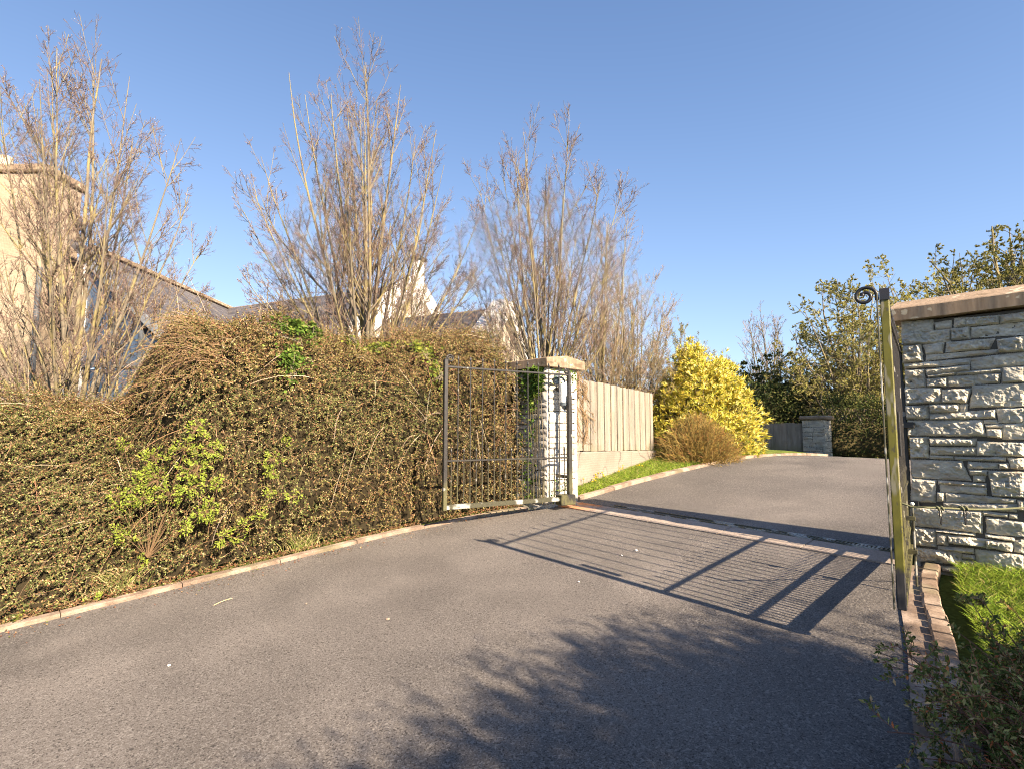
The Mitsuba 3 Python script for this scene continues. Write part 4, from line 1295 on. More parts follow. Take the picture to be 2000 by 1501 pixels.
green = meshkit.fbm(lp * 1.1, 3, 41) + 0.22 * left[i] - 0.12 * smooth_np(0.5, 1.0, c[i]) + rng.normal(0, 0.06, len(i))
col = np.where((green > 0.55)[:, None], pick_colors(rng, len(i), HGR), pick_colors(rng, len(i), HED))
sprig_tone = rng.uniform(0.72, 1.3, ns)[i][:, None]
v, f, cc = leaves(lp, ld, ln_, rng.uniform(0.012, 0.025, len(i)), rng.uniform(0.008, 0.014, len(i)), 1.22 * col * sprig_tone)
part(hedge, 'leaves', (v, f), 'm_leaf', color=cc, stuff=True)
# long whippy shoots and grey dead stems
ns2 = 230
a = rng.uniform(-8.4, -0.5, ns2)
c = np.where(rng.random(ns2) < 0.5, rng.uniform(0.9, 1.15, ns2), rng.uniform(0.15, 0.9, ns2))
p, n, ta, tc2 = hedge_point(a, c)
p = p + n * lump(p)[:, None]
d = unit(n * 0.35 + rng.normal(size=(ns2, 3)) * 0.55 - tc2 * np.where(c > 0.9, -0.5, 0.5)[:, None] - ta * 0.4)
ln = rng.uniform(0.3, 0.75, ns2)
K = 8
P = np.empty((ns2, K, 3))
P[:, 0] = p - d * 0.1
for k in range(1, K):
    P[:, k] = P[:, k - 1] + d * (ln / (K - 1))[:, None]
    d = unit(d + np.array([0, 0, -0.10]) + rng.normal(0, 0.06, d.shape))
cc = pick_colors(rng, ns2, [(2, (0.30, 0.19, 0.11)), (2, (0.42, 0.35, 0.26)), (1, (0.22, 0.11, 0.07))])
v, f = tubes(P, np.full((ns2, K), 0.0032) * np.linspace(1.2, 0.5, K), 3)
part(hedge, 'long_shoots', (v, f), 'm_vc', color=np.repeat(cc, K * 3, 0), stuff=True)
i = np.repeat(np.arange(ns2), 22)
x = rng.uniform(0.2, 1, len(i)) * (K - 1)
kk = np.minimum(x.astype(int), K - 2)
w = (x - kk)[:, None]
lp = P[i, kk] * (1 - w) + P[i, kk + 1] * w
v, f, cc = leaves(lp, unit(rng.normal(size=(len(i), 3))), sph(rng, len(i)), rng.uniform(0.010, 0.018, len(i)), 0.008, pick_colors(rng, len(i), HED))
part(hedge, 'shoot_leaves', (v, f), 'm_leaf', color=cc, stuff=True)

# drooping brown sprays that overhang the step at the hedge's low end
ns3 = 230
a = rng.uniform(-4.62, -4.10, ns3)
c = rng.uniform(0.60, 1.10, ns3)
p, n, ta, tc2 = hedge_point(a, c)
d = unit(-ta * rng.uniform(0.5, 1.3, (ns3, 1)) + n * 0.25 + [0, 0, 0.35] + 0.35 * rng.normal(size=(ns3, 3)))
ln = rng.uniform(0.25, 0.70, ns3)
K = 7
P = np.empty((ns3, K, 3))
P[:, 0] = p - d * 0.1
for k in range(1, K):
    P[:, k] = P[:, k - 1] + d * (ln / (K - 1))[:, None]
    d = unit(d + np.array([0, 0, -0.16]) + rng.normal(0, 0.06, d.shape))
cc = pick_colors(rng, ns3, [(3, (0.16, 0.095, 0.055)), (2, (0.24, 0.165, 0.10))])
v, f = tubes(P, np.full((ns3, K), 0.0026) * np.linspace(1.2, 0.5, K), 3)
part(hedge, 'overhanging_sprays', (v, f), 'm_vc', color=np.repeat(cc, K * 3, 0), stuff=True)
i = np.repeat(np.arange(ns3), 30)
x = rng.uniform(0.1, 1, len(i)) * (K - 1)
kk = np.minimum(x.astype(int), K - 2)
w = (x - kk)[:, None]
lp = P[i, kk] * (1 - w) + P[i, kk + 1] * w
v, f, cc = leaves(lp, unit(rng.normal(size=(len(i), 3))), sph(rng, len(i)), rng.uniform(0.012, 0.024, len(i)), 0.010, pick_colors(rng, len(i), [(2, (0.20, 0.125, 0.06)), (2, (0.32, 0.23, 0.12)), (3, (0.15, 0.145, 0.045))]))
part(hedge, 'spray_leaves', (v, f), 'm_leaf', color=cc, stuff=True)

# dry leaf litter and soil edge at the hedge foot
nl = 5600
a = rng.uniform(-8.5, -0.45, nl)
tk = kerb_left(a) - 0.125 - np.abs(rng.normal(0, 0.07, nl)) + 0.05 * rng.random(nl)
on_drive = rng.random(nl) < 0.09
tk = np.where(on_drive, kerb_left(a) + np.abs(rng.normal(0, 0.16, nl)) + 0.02, tk)
p = L(a, tk, ground_st(a, tk) + np.where(on_drive, 0.008, 0.04) + rng.uniform(0, 1, nl) * np.where(on_drive, 0.006, 0.025))
v, f, cc = leaves(p, unit(rng.normal(size=(nl, 3)) * [1, 1, 0.3]), unit(rng.normal(size=(nl, 3)) * 0.5 + [0, 0, 1]), rng.uniform(0.012, 0.03, nl), rng.uniform(0.008, 0.014, nl), pick_colors(rng, nl, [(3, (0.26, 0.12, 0.07)), (2, (0.34, 0.22, 0.12)), (2, (0.16, 0.10, 0.06)), (1, (0.12, 0.13, 0.04))]))
struct('leaf_litter', (v, f), 'm_leaf', color=cc, label='dry reddish leaf litter along the foot of the brown hedge', kind='stuff')
labels['leaf_litter']['category'] = 'leaf litter'


# ------------------------------------------------------------------ ivy, sapling, weeds
def round_leaves(P, D, N, ln, wd, col):
    n = len(P)
    D, N = unit(D), unit(N)
    S = unit(np.cross(N, D))
    N = np.cross(D, S)
    ln, wd = np.broadcast_to(ln, (n,))[:, None], np.broadcast_to(wd, (n,))[:, None]
    uvs = [(0, 0, 0), (0.22, 0.5, 0.12), (0.55, 0.34, 0.05), (1.0, 0.0, -0.06), (0.55, -0.34, 0.05), (0.22, -0.5, 0.12)]
    v = np.stack([P + D * ln * a + S * wd * b + N * wd * c for a, b, c in uvs], 1).reshape(-1, 3)
    i = np.arange(n)[:, None] * 6
    f = np.vstack([i + q for q in ([0, 1, 2], [0, 2, 3], [0, 3, 4], [0, 4, 5])])
    return v, f, np.repeat(np.broadcast_to(col, (n, 3)), 6, 0)


IVY = [(4, (0.07, 0.125, 0.022)), (3, (0.12, 0.185, 0.035)), (2, (0.045, 0.08, 0.018)), (1.2, (0.22, 0.26, 0.065))]


def ivy(label, centers, n, rng, table=IVY, size=(0.026, 0.05)):
    """centers: (a, c, radius along, radius across, proud) patches on the hedge"""
    k = thing('ivy', label, 'ivy')
    mb, stems = MB(), []
    for (a0, c0, ra, rc, proud, share) in centers:
        m = int(n * share)
        r, th = np.abs(rng.normal(0, 0.55, m)), rng.uniform(0, 6.28, m)
        a, c = a0 + ra * r * np.cos(th), c0 + rc * r * np.sin(th)
        p, nn, ta, tc = hedge_point(a, c)
        p = p + nn * (lump(p) + proud * rng.uniform(0.1, 1.0, m) * np.clip(1 - 0.6 * r, 0.1, 1))[:, None]
        d = unit(rng.normal(size=(m, 3)) * 0.6 - tc * 0.5 + nn * 0.3)
        mb.add(*round_leaves(p, d, unit(nn + 0.55 * rng.normal(size=(m, 3)) + [0, 0, 0.3]), rng.uniform(*size, m), rng.uniform(*size, m), pick_colors(rng, m, table)))
        q = rng.integers(0, m, 16)
        base, nb_, _, _ = hedge_point(np.full(16, a0), np.full(16, c0 - rc * 0.8))
        stems.append(np.stack([base * (1 - u_) + p[q] * u_ + 0.02 * rng.normal(size=(16, 3)) for u_ in np.linspace(0, 1, 6)], 1))
    part(k, 'leaves', mb.mesh(), 'm_leaf', color=mb.col(), stuff=True)
    part(k, 'stems', tubes(np.concatenate(stems), np.full((16 * len(centers), 6), 0.004), 4), 'm_bark', stuff=True)


IVY_A = [(-3.3, 0.84, 0.26, 0.12, 0.12, 0.5), (-3.44, 0.62, 0.18, 0.1, 0.08, 0.3), (-3.0, 0.95, 0.16, 0.08, 0.14, 0.2)]
IVY_B = [(-2.2, 0.85, 0.22, 0.08, 0.08, 0.4), (-1.64, 0.74, 0.2, 0.08, 0.07, 0.35), (-1.49, 0.6, 0.14, 0.08, 0.05, 0.15), (-2.5, 0.9, 0.12, 0.06, 0.08, 0.1)]
ivy('glossy green ivy clump on top of the hedge below the tallest tree', IVY_A, 1500, np.random.default_rng(211))
ivy('yellow-green ivy along the hedge top left of the gate leaf', IVY_B, 1400, np.random.default_rng(212), [(3, (0.15, 0.19, 0.035)), (3, (0.24, 0.26, 0.05)), (2, (0.09, 0.14, 0.03))])
# dark ivy on the pillar
k = thing('ivy', 'dark ivy clinging to the shaded side of the pale gate pillar', 'ivy')
rng = np.random.default_rng(213)
m = 1500
t_ = -0.24 - np.abs(rng.normal(0, 0.20, m))
z_ = np.where(rng.random(m) < 0.7, 2.58 - np.abs(rng.normal(0, 0.28, m)), rng.uniform(0.75, 2.3, m))
kp = (t_ < -0.26 - 0.16 * smooth_np(2.3, 2.1, z_)) | (rng.random(m) < 0.03)
t_, z_ = t_[kp], z_[kp]
m = len(t_)
p = L(-0.245 - rng.uniform(0.01, 0.10, m), t_, z_)
v, f, cc = round_leaves(p, unit(rng.normal(size=(m, 3)) + [0, 0, -0.6]), unit(rng.normal(size=(m, 3)) * 0.6 - [U[0], U[1], -0.3]), rng.uniform(0.03, 0.055, m), rng.uniform(0.03, 0.05, m), pick_colors(rng, m, IVY))
part(k, 'leaves', (v, f), 'm_leaf', color=cc, stuff=True)
P = np.stack([L(-0.242, -0.30 - 0.03 * np.arange(9) + 0.03 * np.sin(u_ * 5 + np.arange(9)), 0.7 + 1.8 * u_) for u_ in np.linspace(0, 1, 10)], 1)
part(k, 'stems', tubes(P, np.full((9, 10), 0.005), 4), 'm_bark', stuff=True)
k = thing('ivy', 'sparse trailing ivy over the lamp side of the pale gate pillar', 'ivy')
m = 150
z_ = np.concatenate([2.54 - np.abs(rng.normal(0, 0.10, 90)), rng.uniform(0.72, 1.05, 60)])
s_ = np.concatenate([rng.uniform(-0.22, 0.36, 90), rng.uniform(-0.2, 0.2, 60)])
p = L(s_, -0.20 + rng.uniform(0.01, 0.05, m), z_)
v, f, cc = round_leaves(p, unit(rng.normal(size=(m, 3)) + [0, 0, -0.5]), unit(rng.normal(size=(m, 3)) * 0.6 + [V[0], V[1], 0.3]), rng.uniform(0.022, 0.04, m), rng.uniform(0.02, 0.035, m), pick_colors(rng, m, IVY))
part(k, 'leaves', (v, f), 'm_leaf', color=cc, stuff=True)

# bright green sapling leaning out of the hedge
SAP = [(4, (0.23, 0.29, 0.045)), (3, (0.31, 0.36, 0.07)), (2, (0.15, 0.21, 0.035))]


def sapling(label, base_ac, clumps, rng, nleaf, stem_r=0.007):
    k = thing('sapling', label, 'sapling')
    b, nn, _, _ = hedge_point(np.array([base_ac[0]]), np.array([base_ac[1]]))
    b = b[0] - nn[0] * 0.02
    mb, lines = MB(), []
    for (a0, c0, r0, proud) in clumps:
        r0 = r0 * 1.3
        p, nn, ta, tc = hedge_point(np.array([a0]), np.array([c0]))
        ctr = p[0] + nn[0] * (proud + lump(p)[0] + 0.03)
        mid = 0.5 * (b + ctr) - nn[0] * 0.05 + 0.03 * rng.normal(size=3)
        q = np.linspace(0, 1, 7)[:, None]
        line = (1 - q) ** 2 * b + 2 * q * (1 - q) * mid + q ** 2 * ctr
        lines.append(line)
        m = int(0.75 * nleaf * (r0 / 0.1) ** 1.6)
        # little side twigs carry the leaves in tufts
        nt = max(3, m // 9)
        tips = ctr + sph(rng, nt) * r0 * rng.uniform(0.35, 1.0, (nt, 1)) * [1, 1, 0.85]
        for tp in tips:
            lines.append(np.linspace(0, 1, 7)[:, None] * (tp - ctr) + ctr)
        i = rng.integers(0, nt, m)
        p_ = tips[i] + 0.012 * rng.normal(size=(m, 3))
        d = unit(tips[i] - ctr + 0.06 * rng.normal(size=(m, 3)) + nn[0] * 0.02)
        mb.add(*leaves(p_, d, unit(nn[0] + [0, 0, 0.6] + 0.6 * rng.normal(size=(m, 3))), rng.uniform(0.018, 0.038, m), rng.uniform(0.009, 0.017, m), pick_colors(rng, m, SAP)))
    part(k, 'leaves', mb.mesh(), 'm_leaf', color=mb.col(), stuff=True)
    P = np.array(lines)
    R = np.full((len(P), 7), 0.0022)
    R[:, :] *= np.linspace(1.3, 0.7, 7)
    part(k, 'stems', tubes(P, R, 5), {'type': 'ref', 'id': key_twig((0.17, 0.11, 0.06))}, stuff=True)


SAP_A = [(-4.76, 0.62, 0.07, 0.05), (-4.64, 0.46, 0.1, 0.06), (-4.41, 0.37, 0.09, 0.05), (-4.29, 0.3, 0.09, 0.05), (-4.71, 0.44, 0.1, 0.06), (-4.48, 0.34, 0.12, 0.07), (-4.62, 0.35, 0.13, 0.08), (-4.43, 0.26, 0.12, 0.08), (-4.96, 0.36, 0.09, 0.06), (-4.89, 0.32, 0.07, 0.06), (-4.55, 0.25, 0.1, 0.07), (-4.45, 0.22, 0.09, 0.06), (-4.26, 0.21, 0.07, 0.05), (-4.94, 0.21, 0.09, 0.05), (-4.34, 0.15, 0.1, 0.05), (-4.17, 0.08, 0.07, 0.04), (-4.48, 0.13, 0.06, 0.04), (-4.36, 0.14, 0.08, 0.05), (-4.66, 0.31, 0.1, 0.08)]
SAP_B = [(-3.73, 0.26, 0.09, 0.05), (-3.7, 0.22, 0.07, 0.05), (-3.53, 0.15, 0.07, 0.05), (-3.84, 0.12, 0.07, 0.04), (-3.75, 0.17, 0.06, 0.04), (-4.03, 0.07, 0.06, 0.03), (-4.0, 0.1, 0.06, 0.04), (-3.56, 0.31, 0.05, 0.03)]
SAP_C = [(-5.13, 0.0, 0.07, 0.03), (-5.6, 0.0, 0.05, 0.03), (-4.82, 0.1, 0.07, 0.03)]
sapling('bright lime-green sapling growing out of the hedge near its left side', (-4.75, 0.12), SAP_A, np.random.default_rng(221), 190)
sapling('smaller lime-green sapling in the hedge, right of the big lime-green one', (-3.75, 0.15), SAP_B, np.random.default_rng(222), 150)
sapling('low lime-green weeds at the kerb in the bottom left corner', (-5.3, 0.02), SAP_C, np.random.default_rng(223), 90)


def tuft(label, sx, n, hgt, spread, table, rng, name='grass_tuft', cat='grass'):
    k = thing(name, label, cat)
    s0, t0 = sx
    ps = L(s0 + rng.normal(0, spread, n), t0 + rng.normal(0, spread * 0.5, n), 0)
    ps[:, 2] = ground(ps[:, 0], ps[:, 1]) + 0.02
    az = rng.uniform(0, 6.28, n)
    ln = hgt * rng.uniform(0.5, 1.2, n)
    d = np.stack([np.cos(az) * 0.5, np.sin(az) * 0.5, np.ones(n)], -1)
    v, f, c = blades(ps, unit(d), ln, rng.uniform(0.003, 0.006, n), pick_colors(rng, n, table), rng)
    part(k, 'blades', (v, f), 'm_leaf', color=c, stuff=True)


def blades(p, d, ln, wd, col, rng):
    """bent grass blades: 3 segments tapering to a point"""
    n = len(p)
    side = unit(np.cross(d, sph(rng, n)))
    v = []
    q, dd = p.copy(), d.copy()
    for k, wf in enumerate((1.0, 0.8, 0.5)):
        v += [q - side * (wd * wf)[:, None], q + side * (wd * wf)[:, None]]
        q = q + dd * (ln / 3)[:, None]
        dd = unit(dd + (dd * [1, 1, 0]) * 0.7 - [0, 0, 0.12])
    v.append(q)
    v = np.stack(v, 1).reshape(-1, 3)
    i = np.arange(n)[:, None] * 7
    f = np.vstack([i + t for t in ([0, 1, 3], [0, 3, 2], [2, 3, 5], [2, 5, 4], [4, 5, 6])])
    return v, f, np.repeat(col, 7, 0)


GRS = [(4, (0.17, 0.25, 0.032)), (3, (0.27, 0.35, 0.05)), (2, (0.10, 0.17, 0.025)), (1.6, (0.36, 0.33, 0.13))]
STRAW = [(2, (0.42, 0.34, 0.18)), (2, (0.18, 0.22, 0.06)), (1, (0.30, 0.30, 0.10))]
tuft('pale dry grass tuft at the hedge foot below the lime-green sapling', (-5.0, -1.12), 160, 0.30, 0.10, STRAW, np.random.default_rng(231))
tuft('pale dry grass tuft at the hedge foot halfway to the gate', (-3.3, -1.02), 140, 0.26, 0.09, STRAW, np.random.default_rng(232))

# left verge
rng = np.random.default_rng(241)


def verge_z(s, t):
    w = np.clip((kerb_left(s) - 0.13 - t) / 0.9, 0, 1)
    return ground_st(s, t) + 0.03 + 0.07 * w


sv_, cv_ = np.meshgrid(np.linspace(0.44, 8.5, 50), np.linspace(0, 1, 10), indexing='ij')
tv0 = kerb_left(sv_) - 0.125
tv1 = np.interp(sv_, [0.44, 4.2, 4.9, 8.5], [-0.62, -1.36, -2.6, -3.0])
tv = tv0 * (1 - cv_) + tv1 * cv_
struct('verge', (L(sv_, tv, verge_z(sv_, tv)).reshape(-1, 3), grid_faces(50, 10)), 'm_turf', smooth=True)
n = 17000
s_ = rng.uniform(0.45, 6.0, n)
t0_ = kerb_left(s_) - 0.12
t1_ = np.interp(s_, [0.44, 4.2, 4.9, 8.5], [-0.60, -1.34, -2.4, -2.8])
t_ = t0_ + (t1_ - t0_) * rng.random(n)
p = L(s_, t_, verge_z(s_, t_))
az = rng.uniform(0, 6.28, n)
d = unit(np.stack([np.cos(az) * 0.55, np.sin(az) * 0.55, np.ones(n)], -1))
v, f, c = blades(p, d, rng.uniform(0.04, 0.10, n), rng.uniform(0.0022, 0.004, n), pick_colors(rng, n, GRS), rng)
struct('verge_grass', (v, f), 'm_leaf', color=c, label='bright green grass verge below the board fence', kind='stuff')
labels['verge_grass']['category'] = 'grass'
ORD = ['', 'second', 'third', 'fourth', 'fifth', 'sixth']
for i, (s0, t0, m) in enumerate([(1.22, -0.62, 5), (1.50, -0.74, 7), (1.62, -0.80, 5), (2.15, -0.74, 4), (2.45, -0.95, 5), (2.75, -0.80, 3)]):
    k = thing('dandelion', 'yellow dandelion flowers in the grass verge, ' + ('nearest' if i == 0 else f'{ORD[i]} nearest') + ' to the pale pillar', 'flower', 'dandelions in the verge')
    mb, mg = MB(), MB()
    for j in range(m):
        c_ = L(s0 + rng.normal(0, 0.06), t0 + rng.normal(0, 0.05), 0)
        z0 = float(verge_z(np.array(s0), np.array(t0)))
        h = rng.uniform(0.07, 0.13)
        mg.add(*tubes(np.array([[c_[0], c_[1], z0], [c_[0] + 0.005, c_[1], z0 + h / 2], [c_[0], c_[1], z0 + h]]), np.full(3, 0.003), 4))
        m_ = 26
        a = rng.uniform(0, 6.28, m_)
        el = rng.uniform(0.1, 1.4, m_)
        dd = np.stack([np.cos(a) * np.cos(el), np.sin(a) * np.cos(el), np.sin(el)], -1)
        mb.add(*leaves(np.repeat([[c_[0], c_[1], z0 + h]], m_, 0), dd, np.repeat([[0, 0, 1.0]], m_, 0) + 0.1 * sph(rng, m_), 0.026, 0.010, pick_colors(rng, m_, [(1, (0.78, 0.55, 0.02))], 0.15)))
    part(k, 'flower_heads', mb.mesh(), 'm_vc', color=mb.col(), stuff=True)
    part(k, 'stalks', mg.mesh(), {'type': 'ref', 'id': key_twig((0.12, 0.17, 0.04))}, stuff=True)

# right lawn strip by the wall and under the shrub
rng = np.random.default_rng(242)
sr, cr = np.meshgrid(np.linspace(-5.0, -0.10, 40), np.linspace(0, 1, 16), indexing='ij')
tr = (kerb_right(sr) + 0.385) * (1 - cr) + 11.0 * cr
lawn_z = lambda s, t: ground_st(s, t) + 0.045 + 0.02 * np.clip(t - 4.3, 0, 3)
struct('lawn', (L(sr, tr, lawn_z(sr, tr)).reshape(-1, 3), grid_faces(40, 16)[:, ::-1]), 'm_turf', smooth=True)
n = 36000
s_ = rng.uniform(-3.4, -0.12, n)
t_ = kerb_right(s_) + 0.37 + rng.uniform(0, 1, n) ** 1.3 * 2.2
p = L(s_, t_, lawn_z(s_, t_) - 0.004)
az = rng.uniform(0, 6.28, n)
d = unit(np.stack([np.cos(az) * 0.6, np.sin(az) * 0.6, np.ones(n)], -1))
clump = meshkit.fbm(p * 6, 3, 3)
v, f, c = blades(p, d, rng.uniform(0.05, 0.12, n) * (0.55 + 0.9 * clump), rng.uniform(0.0018, 0.0034, n), pick_colors(rng, n, GRS) * (0.7 + 0.6 * clump)[:, None], rng)
struct('lawn_grass', (v, f), 'm_leaf', color=c, label='bright green grass below the grey stone wall', kind='stuff')
labels['lawn_grass']['category'] = 'grass'


# ------------------------------------------------------------------ golden conifer and broom at the fence end
def conifer(key, rng, base, lobes, n, table):
    base = np.array(base)
    mb, sp = MB(), []
    for (ox, oy, oz, rx, rz) in lobes:
        m = int(n * rx * rz)
        d = sph(rng, m)
        d[:, 2] = np.where(d[:, 2] < -0.55, -d[:, 2], d[:, 2])
        lump_ = 0.60 + 0.85 * meshkit.fbm(d * 3.2 + ox, 3, 9)
        taper = 1 - 0.45 * np.clip(d[:, 2], 0, 1) ** 1.5
        c = base + [ox, oy, oz] + d * np.array([rx, rx, rz]) * (lump_ * rng.uniform(0.62, 1.0, m))[:, None] * np.stack([taper, taper, np.ones(m)], -1)
        dirn = unit(d * [1, 1, 0.4] + [0, 0, 0.55] + 0.35 * rng.normal(size=(m, 3)))
        # each spray is a flat fan of scales
        for fan in range(9):
            ang = (fan - 4) * 0.24
            side = unit(np.cross(dirn, d + 0.5 * sph(rng, m)))
            dd = unit(dirn * math.cos(ang) + side * math.sin(ang) + 0.12 * rng.normal(size=(m, 3)))
            st_ = c + dirn * 0.02 * abs(fan - 4) * 0.5
            mb.add(*leaves(st_, dd, unit(d + 0.5 * sph(rng, m)), rng.uniform(0.08, 0.19, m) * (1 - 0.08 * abs(fan - 4)), rng.uniform(0.016, 0.028, m), pick_colors(rng, m, table)))
        q = rng.integers(0, m, 60)
        b = base + [0.3 * ox, 0.3 * oy, 0.0]
        sp.append(np.stack([b * (1 - u_) + c[q] * u_ + [0, 0, 0.0] for u_ in np.linspace(0, 0.95, 5)], 1))
    part(key, 'foliage', mb.mesh(), 'm_leaf', color=mb.col(), stuff=True)
    sp = np.concatenate(sp)
    part(key, 'stems', tubes(sp, np.full((len(sp), 5), 0.014) * np.linspace(1.2, 0.4, 5), 5), 'm_bark', stuff=True)


gc = thing('conifer', 'bushy golden-yellow conifer at the end of the board fence', 'conifer')
conifer(gc, np.random.default_rng(251), (4.35, 12.9, 0.75), [(-0.10, 0, 1.55, 0.88, 1.22), (0.42, -0.1, 1.0, 0.82, 1.25), (-0.55, 0.1, 1.15, 0.75, 1.05), (-0.28, 0, 2.0, 0.48, 0.98), (0.50, 0.1, 1.9, 0.42, 0.78), (0.2, -0.3, 0.65, 0.95, 0.8)], 1150,
        [(5, (0.64, 0.54, 0.09)), (2.5, (0.46, 0.43, 0.07)), (3, (0.74, 0.67, 0.26)), (2, (0.25, 0.28, 0.05))])
br = thing('broom', 'rounded brownish broom bush in front of the golden conifer', 'bush')
rng = np.random.default_rng(252)
n = 9000
b0 = np.array([3.72, 11.45, 0.93])
az, el = rng.uniform(0, 6.28, n), np.radians(rng.uniform(8, 90, n))
d = np.stack([np.cos(az) * np.cos(el), np.sin(az) * np.cos(el), np.sin(el)], -1)
rad = np.array([1.0, 0.8, 1.08]) * (0.8 + 0.4 * meshkit.fbm(d * 2.2, 3, 5))[:, None]
core = rng.uniform(0.15, 0.8, (n, 1))
base = b0 + d * rad * core
tip = base + unit(d + [0, 0, 0.45] + 0.45 * rng.normal(size=(n, 3))) * rng.uniform(0.15, 0.32, (n, 1))
q = np.linspace(0, 1, 3)
P = np.stack([base * (1 - u_) + tip * u_ + rng.normal(0, 0.018, (n, 3)) * u_ + np.array([0, 0, 0.08]) * u_ * (1 - u_) for u_ in q], 1)
cc = pick_colors(rng, n, [(4, (0.24, 0.165, 0.055)), (3, (0.30, 0.21, 0.06)), (2, (0.17, 0.15, 0.05)), (1, (0.30, 0.15, 0.06))])
v, f = tubes(P, np.full((n, 3), 0.0026) * np.linspace(1.3, 0.6, 3), 3)
part(br, 'stems', (v, f), 'm_vc', color=np.repeat(cc, 9, 0), stuff=True)
i = np.repeat(np.arange(n), 5)
x = rng.uniform(0.5, 2, len(i))
kk = np.minimum(x.astype(int), 1)
w = (x - kk)[:, None]
p = P[i, kk] * (1 - w) + P[i, kk + 1] * w
v, f, c = leaves(p, unit(P[i, kk + 1] - P[i, kk] + 0.06 * rng.normal(size=(len(i), 3))), sph(rng, len(i)), rng.uniform(0.02, 0.05, len(i)), 0.009, np.repeat(cc, 5, 0) * rng.uniform(0.8, 1.3, (len(i), 1)))
part(br, 'leaves', (v, f), 'm_leaf', color=c, stuff=True)

# bare climber on the fence
rng = np.random.default_rng(253)
cl = thing('climber', 'bare brown climber stems hanging over the fence beside the pale pillar', 'climber')
n = 60
P = np.empty((n, 9, 3))
a0, c0 = rng.uniform(0.0, 0.22, n), rng.uniform(0.45, 1.0, n)
for k_ in range(9):
    qf = np.clip(a0 + 0.012 * k_ + 0.03 * np.sin(k_ * 1.1 + a0 * 90), 0, 0.4)
    c = fence_pt(qf)
    P[:, k_] = L(c[:, 0], c[:, 1] + 0.05 + 0.03 * np.sin(k_ + c0 * 9), 2.62 - c0 * 0.16 * k_ + 0.05 * np.sin(k_ * 0.9 + c0 * 20))
part(cl, 'stems', tubes(P, np.full((n, 9), 0.0042), 4), {'type': 'ref', 'id': key_twig((0.22, 0.15, 0.09))}, stuff=True)
i = np.repeat(np.arange(n), 10)
kk = rng.integers(0, 9, len(i))
p = P[i, kk] + rng.normal(0, 0.02, (len(i), 3))
v, f, c = leaves(p, sph(rng, len(i)), sph(rng, len(i)), 0.025, 0.014, pick_colors(rng, len(i), [(1, (0.26, 0.17, 0.09)), (1, (0.2, 0.19, 0.07))]))
part(cl, 'leaves', (v, f), 'm_leaf', color=c, stuff=True)

# ------------------------------------------------------------------ cotoneaster shrub on the right, beside the viewer
def shrub_branches(rng, bases, n, ln, table, key, seclen=0.34, sec=14, nleaf=26, heads=None, rb=0.007, leaf=(0.018, 0.036), droop=-0.035, el=(35, 85), clear=None, sub=2, f0=0.12, lv=(0.65, 1.1)):
    bases = np.array(bases, float)
    i = rng.integers(0, len(bases), n)
    b = bases[i][:, :2] + rng.normal(0, 0.12, (n, 2))
    b = np.column_stack([b, ground(b[:, 0], b[:, 1])])
    az = bases[i][:, 2] + rng.normal(0, 1, n) * bases[i][:, 3]
    e_ = np.radians(rng.uniform(*el, n))
    d = np.stack([np.cos(az) * np.cos(e_), np.sin(az) * np.cos(e_), np.sin(e_)], -1)
    K = 14
    l_ = ln * bases[i][:, 4] * rng.uniform(*lv, n)
    P = np.empty((n, K, 3))
    P[:, 0] = b
    for k in range(1, K):
        P[:, k] = P[:, k - 1] + d * (l_ / (K - 1))[:, None]
        d = unit(d + np.array([0, 0, droop * 2]) + rng.normal(0, 0.05, d.shape))
    R = np.full((n, K), rb) * np.linspace(1.2, 0.3, K)
    if clear:
        ok = (P[:, :, 0] > 0.92 * P[:, :, 1] + clear).all(1)
        P, R = P[ok], R[ok]
    P2, R2 = grow(rng, P, R, sec, f0, 1.0, seclen, (35, 75), -0.02, K=5, jit=0.11, rr=0.45, rmin=0.0016)
    ok = P2[:, :, 2].min(1) > ground(P2[:, -1, 0], P2[:, -1, 1]) - 0.02
    if clear:
        ok &= (P2[:, :, 0] > 0.92 * P2[:, :, 1] + clear - 0.05).all(1)
    P2, R2 = P2[ok], R2[ok]
    P3, R3 = grow(rng, P2, R2, max(sub, 1), 0.1, 0.95, 0.45, (35, 70), 0.0, K=3, jit=0.10, rr=0.6, rmin=0.0013)
    part(key, 'stems', tubes(P, R, 6), {'type': 'ref', 'id': key_twig((0.15, 0.075, 0.055))}, smooth=True, stuff=True)
    mb = MB()
    mb.add(*tubes(P2, R2, 3))
    if sub:
        mb.add(*tubes(P3, R3, 3))
    part(key, 'twigs', mb.mesh(), {'type': 'ref', 'id': key_twig((0.24, 0.10, 0.07))}, smooth=True, stuff=True)
    mb = MB()
    for Q, nl_ in ((P2, nleaf), (P3, nleaf // 2))[:1 + bool(sub)]:
        N, k_, _ = Q.shape
        i = np.repeat(np.arange(N), nl_)
        x = rng.uniform(0.05, 1, len(i)) * (k_ - 1)
        kk = np.minimum(x.astype(int), k_ - 2)
        w = (x - kk)[:, None]
        p = Q[i, kk] * (1 - w) + Q[i, kk + 1] * w
        tg = unit(Q[i, kk + 1] - Q[i, kk])
        d = unit(tg * 0.55 + sph(rng, len(i)) * 0.8)
        mb.add(*leaves(p, d, unit(rng.normal(size=(len(i), 3)) + [0, 0, 0.9]), rng.uniform(*leaf, len(i)), rng.uniform(leaf[0] * 0.42, leaf[1] * 0.42, len(i)), pick_colors(rng, len(i), table), fold=0.2))
    part(key, 'leaves', mb.mesh(), 'm_leaf', color=mb.col(), stuff=True)


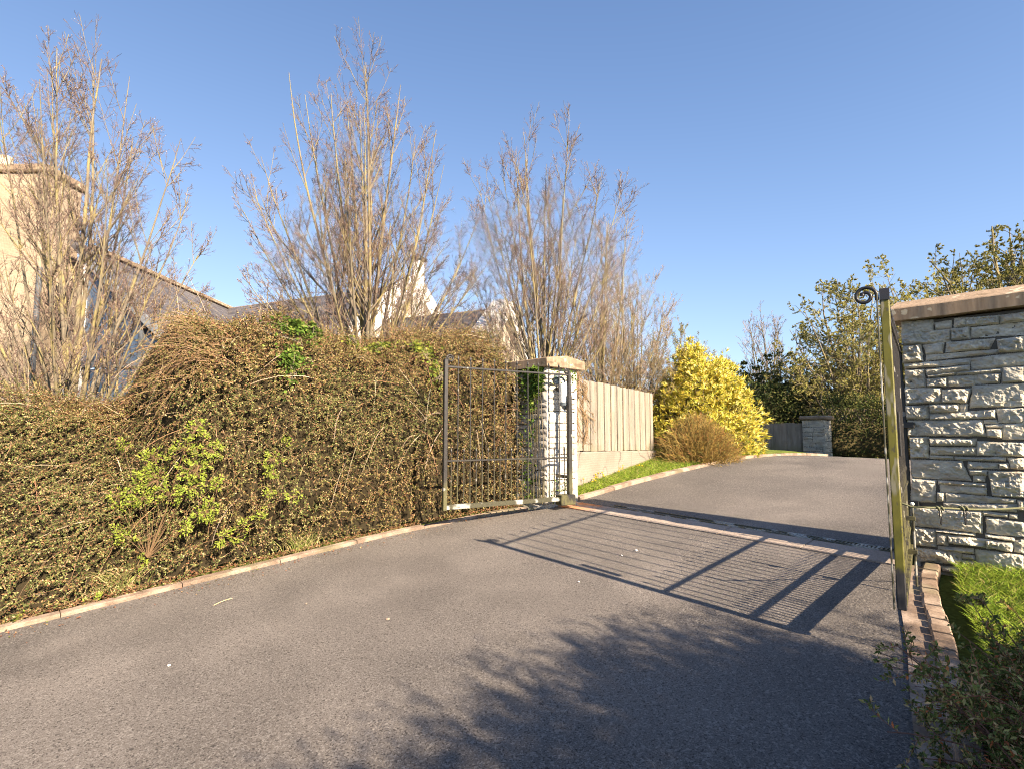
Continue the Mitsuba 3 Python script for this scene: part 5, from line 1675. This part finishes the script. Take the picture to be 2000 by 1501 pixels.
COT = [(4, (0.075, 0.10, 0.03)), (4, (0.14, 0.165, 0.05)), (3, (0.32, 0.30, 0.11)), (2, (0.44, 0.31, 0.16)), (0.6, (0.46, 0.16, 0.07))]  # tan and yellowish entries stand in for sunlit leaf tips
rng = np.random.default_rng(261)
cs = thing('cotoneaster_shrub', 'arching cotoneaster shrub with reddish stems and small leaves in the bottom right corner, plus unseen tall stems that shade the drive', 'shrub')
# x, y, heading, spread of heading, relative length
UNSEEN_TALL = [(3.35, -2.05, 2.3, 1.4, 0.97), (3.85, -1.65, 2.2, 1.4, 1.0), (4.2, -1.38, 2.2, 1.4, 1.0), (4.55, -1.05, 2.2, 1.4, 1.0), (4.8, -0.85, 2.2, 1.3, 1.0)]  # unseen tall stems, placed and leafed high to cast the drive shadow
shrub_branches(rng, UNSEEN_TALL, 270, 3.0, COT, cs, seclen=0.32, sec=13, nleaf=30, el=(70, 89), clear=0.3, rb=0.011, leaf=(0.024, 0.042), sub=0, f0=0.82, droop=-0.008, lv=(0.88, 1.06))
LOW = [(1.72, 1.72, 2.9, 1.2, 0.75), (2.08, 2.05, 3.0, 1.2, 0.8), (2.38, 2.35, 3.0, 1.2, 0.8), (2.1, 1.7, 2.7, 1.3, 1.15), (2.45, 2.1, 2.7, 1.2, 1.1), (2.8, 2.6, 2.7, 1.2, 0.55), (2.7, 1.9, 2.6, 1.3, 1.3)]
shrub_branches(rng, LOW, 230, 0.82, COT, cs, seclen=0.38, sec=12, nleaf=15, el=(12, 75), rb=0.005, leaf=(0.016, 0.032))

# small things lying on the drive
rng = np.random.default_rng(271)
CHIPS = ['in the open sunlit middle left of the shadows', 'uppermost among the bar shadows', 'just below the uppermost one among the bar shadows', 'nearest the kerb below the hedge', 'just left of the long post shadow', 'lowest and furthest left']
for i, (s_, t_) in enumerate([(-3.66, 1.41), (-1.16, 1.86), (-1.38, 1.85), (-3.93, 0.61), (-2.19, 2.0), (-4.97, 0.95)]):
    k = thing('stone_chip', 'tiny pale stone chip on the drive, ' + CHIPS[i], 'stone', 'stone chips on the drive')
    m = trimesh.creation.icosphere(subdivisions=1, radius=0.011 * rng.uniform(0.7, 1.4))
    m.vertices = m.vertices * rng.uniform(0.6, 1.3, 3) * [1, 1, 0.6]
    m.vertices += rng.normal(0, 0.0012, m.vertices.shape)
    m.apply_translation(L(s_, t_, ground_st(s_, t_) + 0.008))
    scene[k] = mikit.ply(m, 'm_ball' if i % 3 else 'm_kerb')
k = thing('straw', 'dry straw stalk lying on the drive near the kerb', 'straw')
q = np.linspace(0, 1, 6)
a, b = np.array([[-4.45, 0.0], [-4.29, -0.05]])
pp = a + (b - a) * q[:, None]
scene[k] = mikit.ply(tubes(np.column_stack([L(pp[:, 0], pp[:, 1], 0)[:, :2], ground_st(pp[:, 0], pp[:, 1]) + 0.006 + 0.006 * np.sin(q * 3.1)]), np.full(6, 0.003), 5), {'type': 'ref', 'id': key_twig((0.50, 0.42, 0.27))})
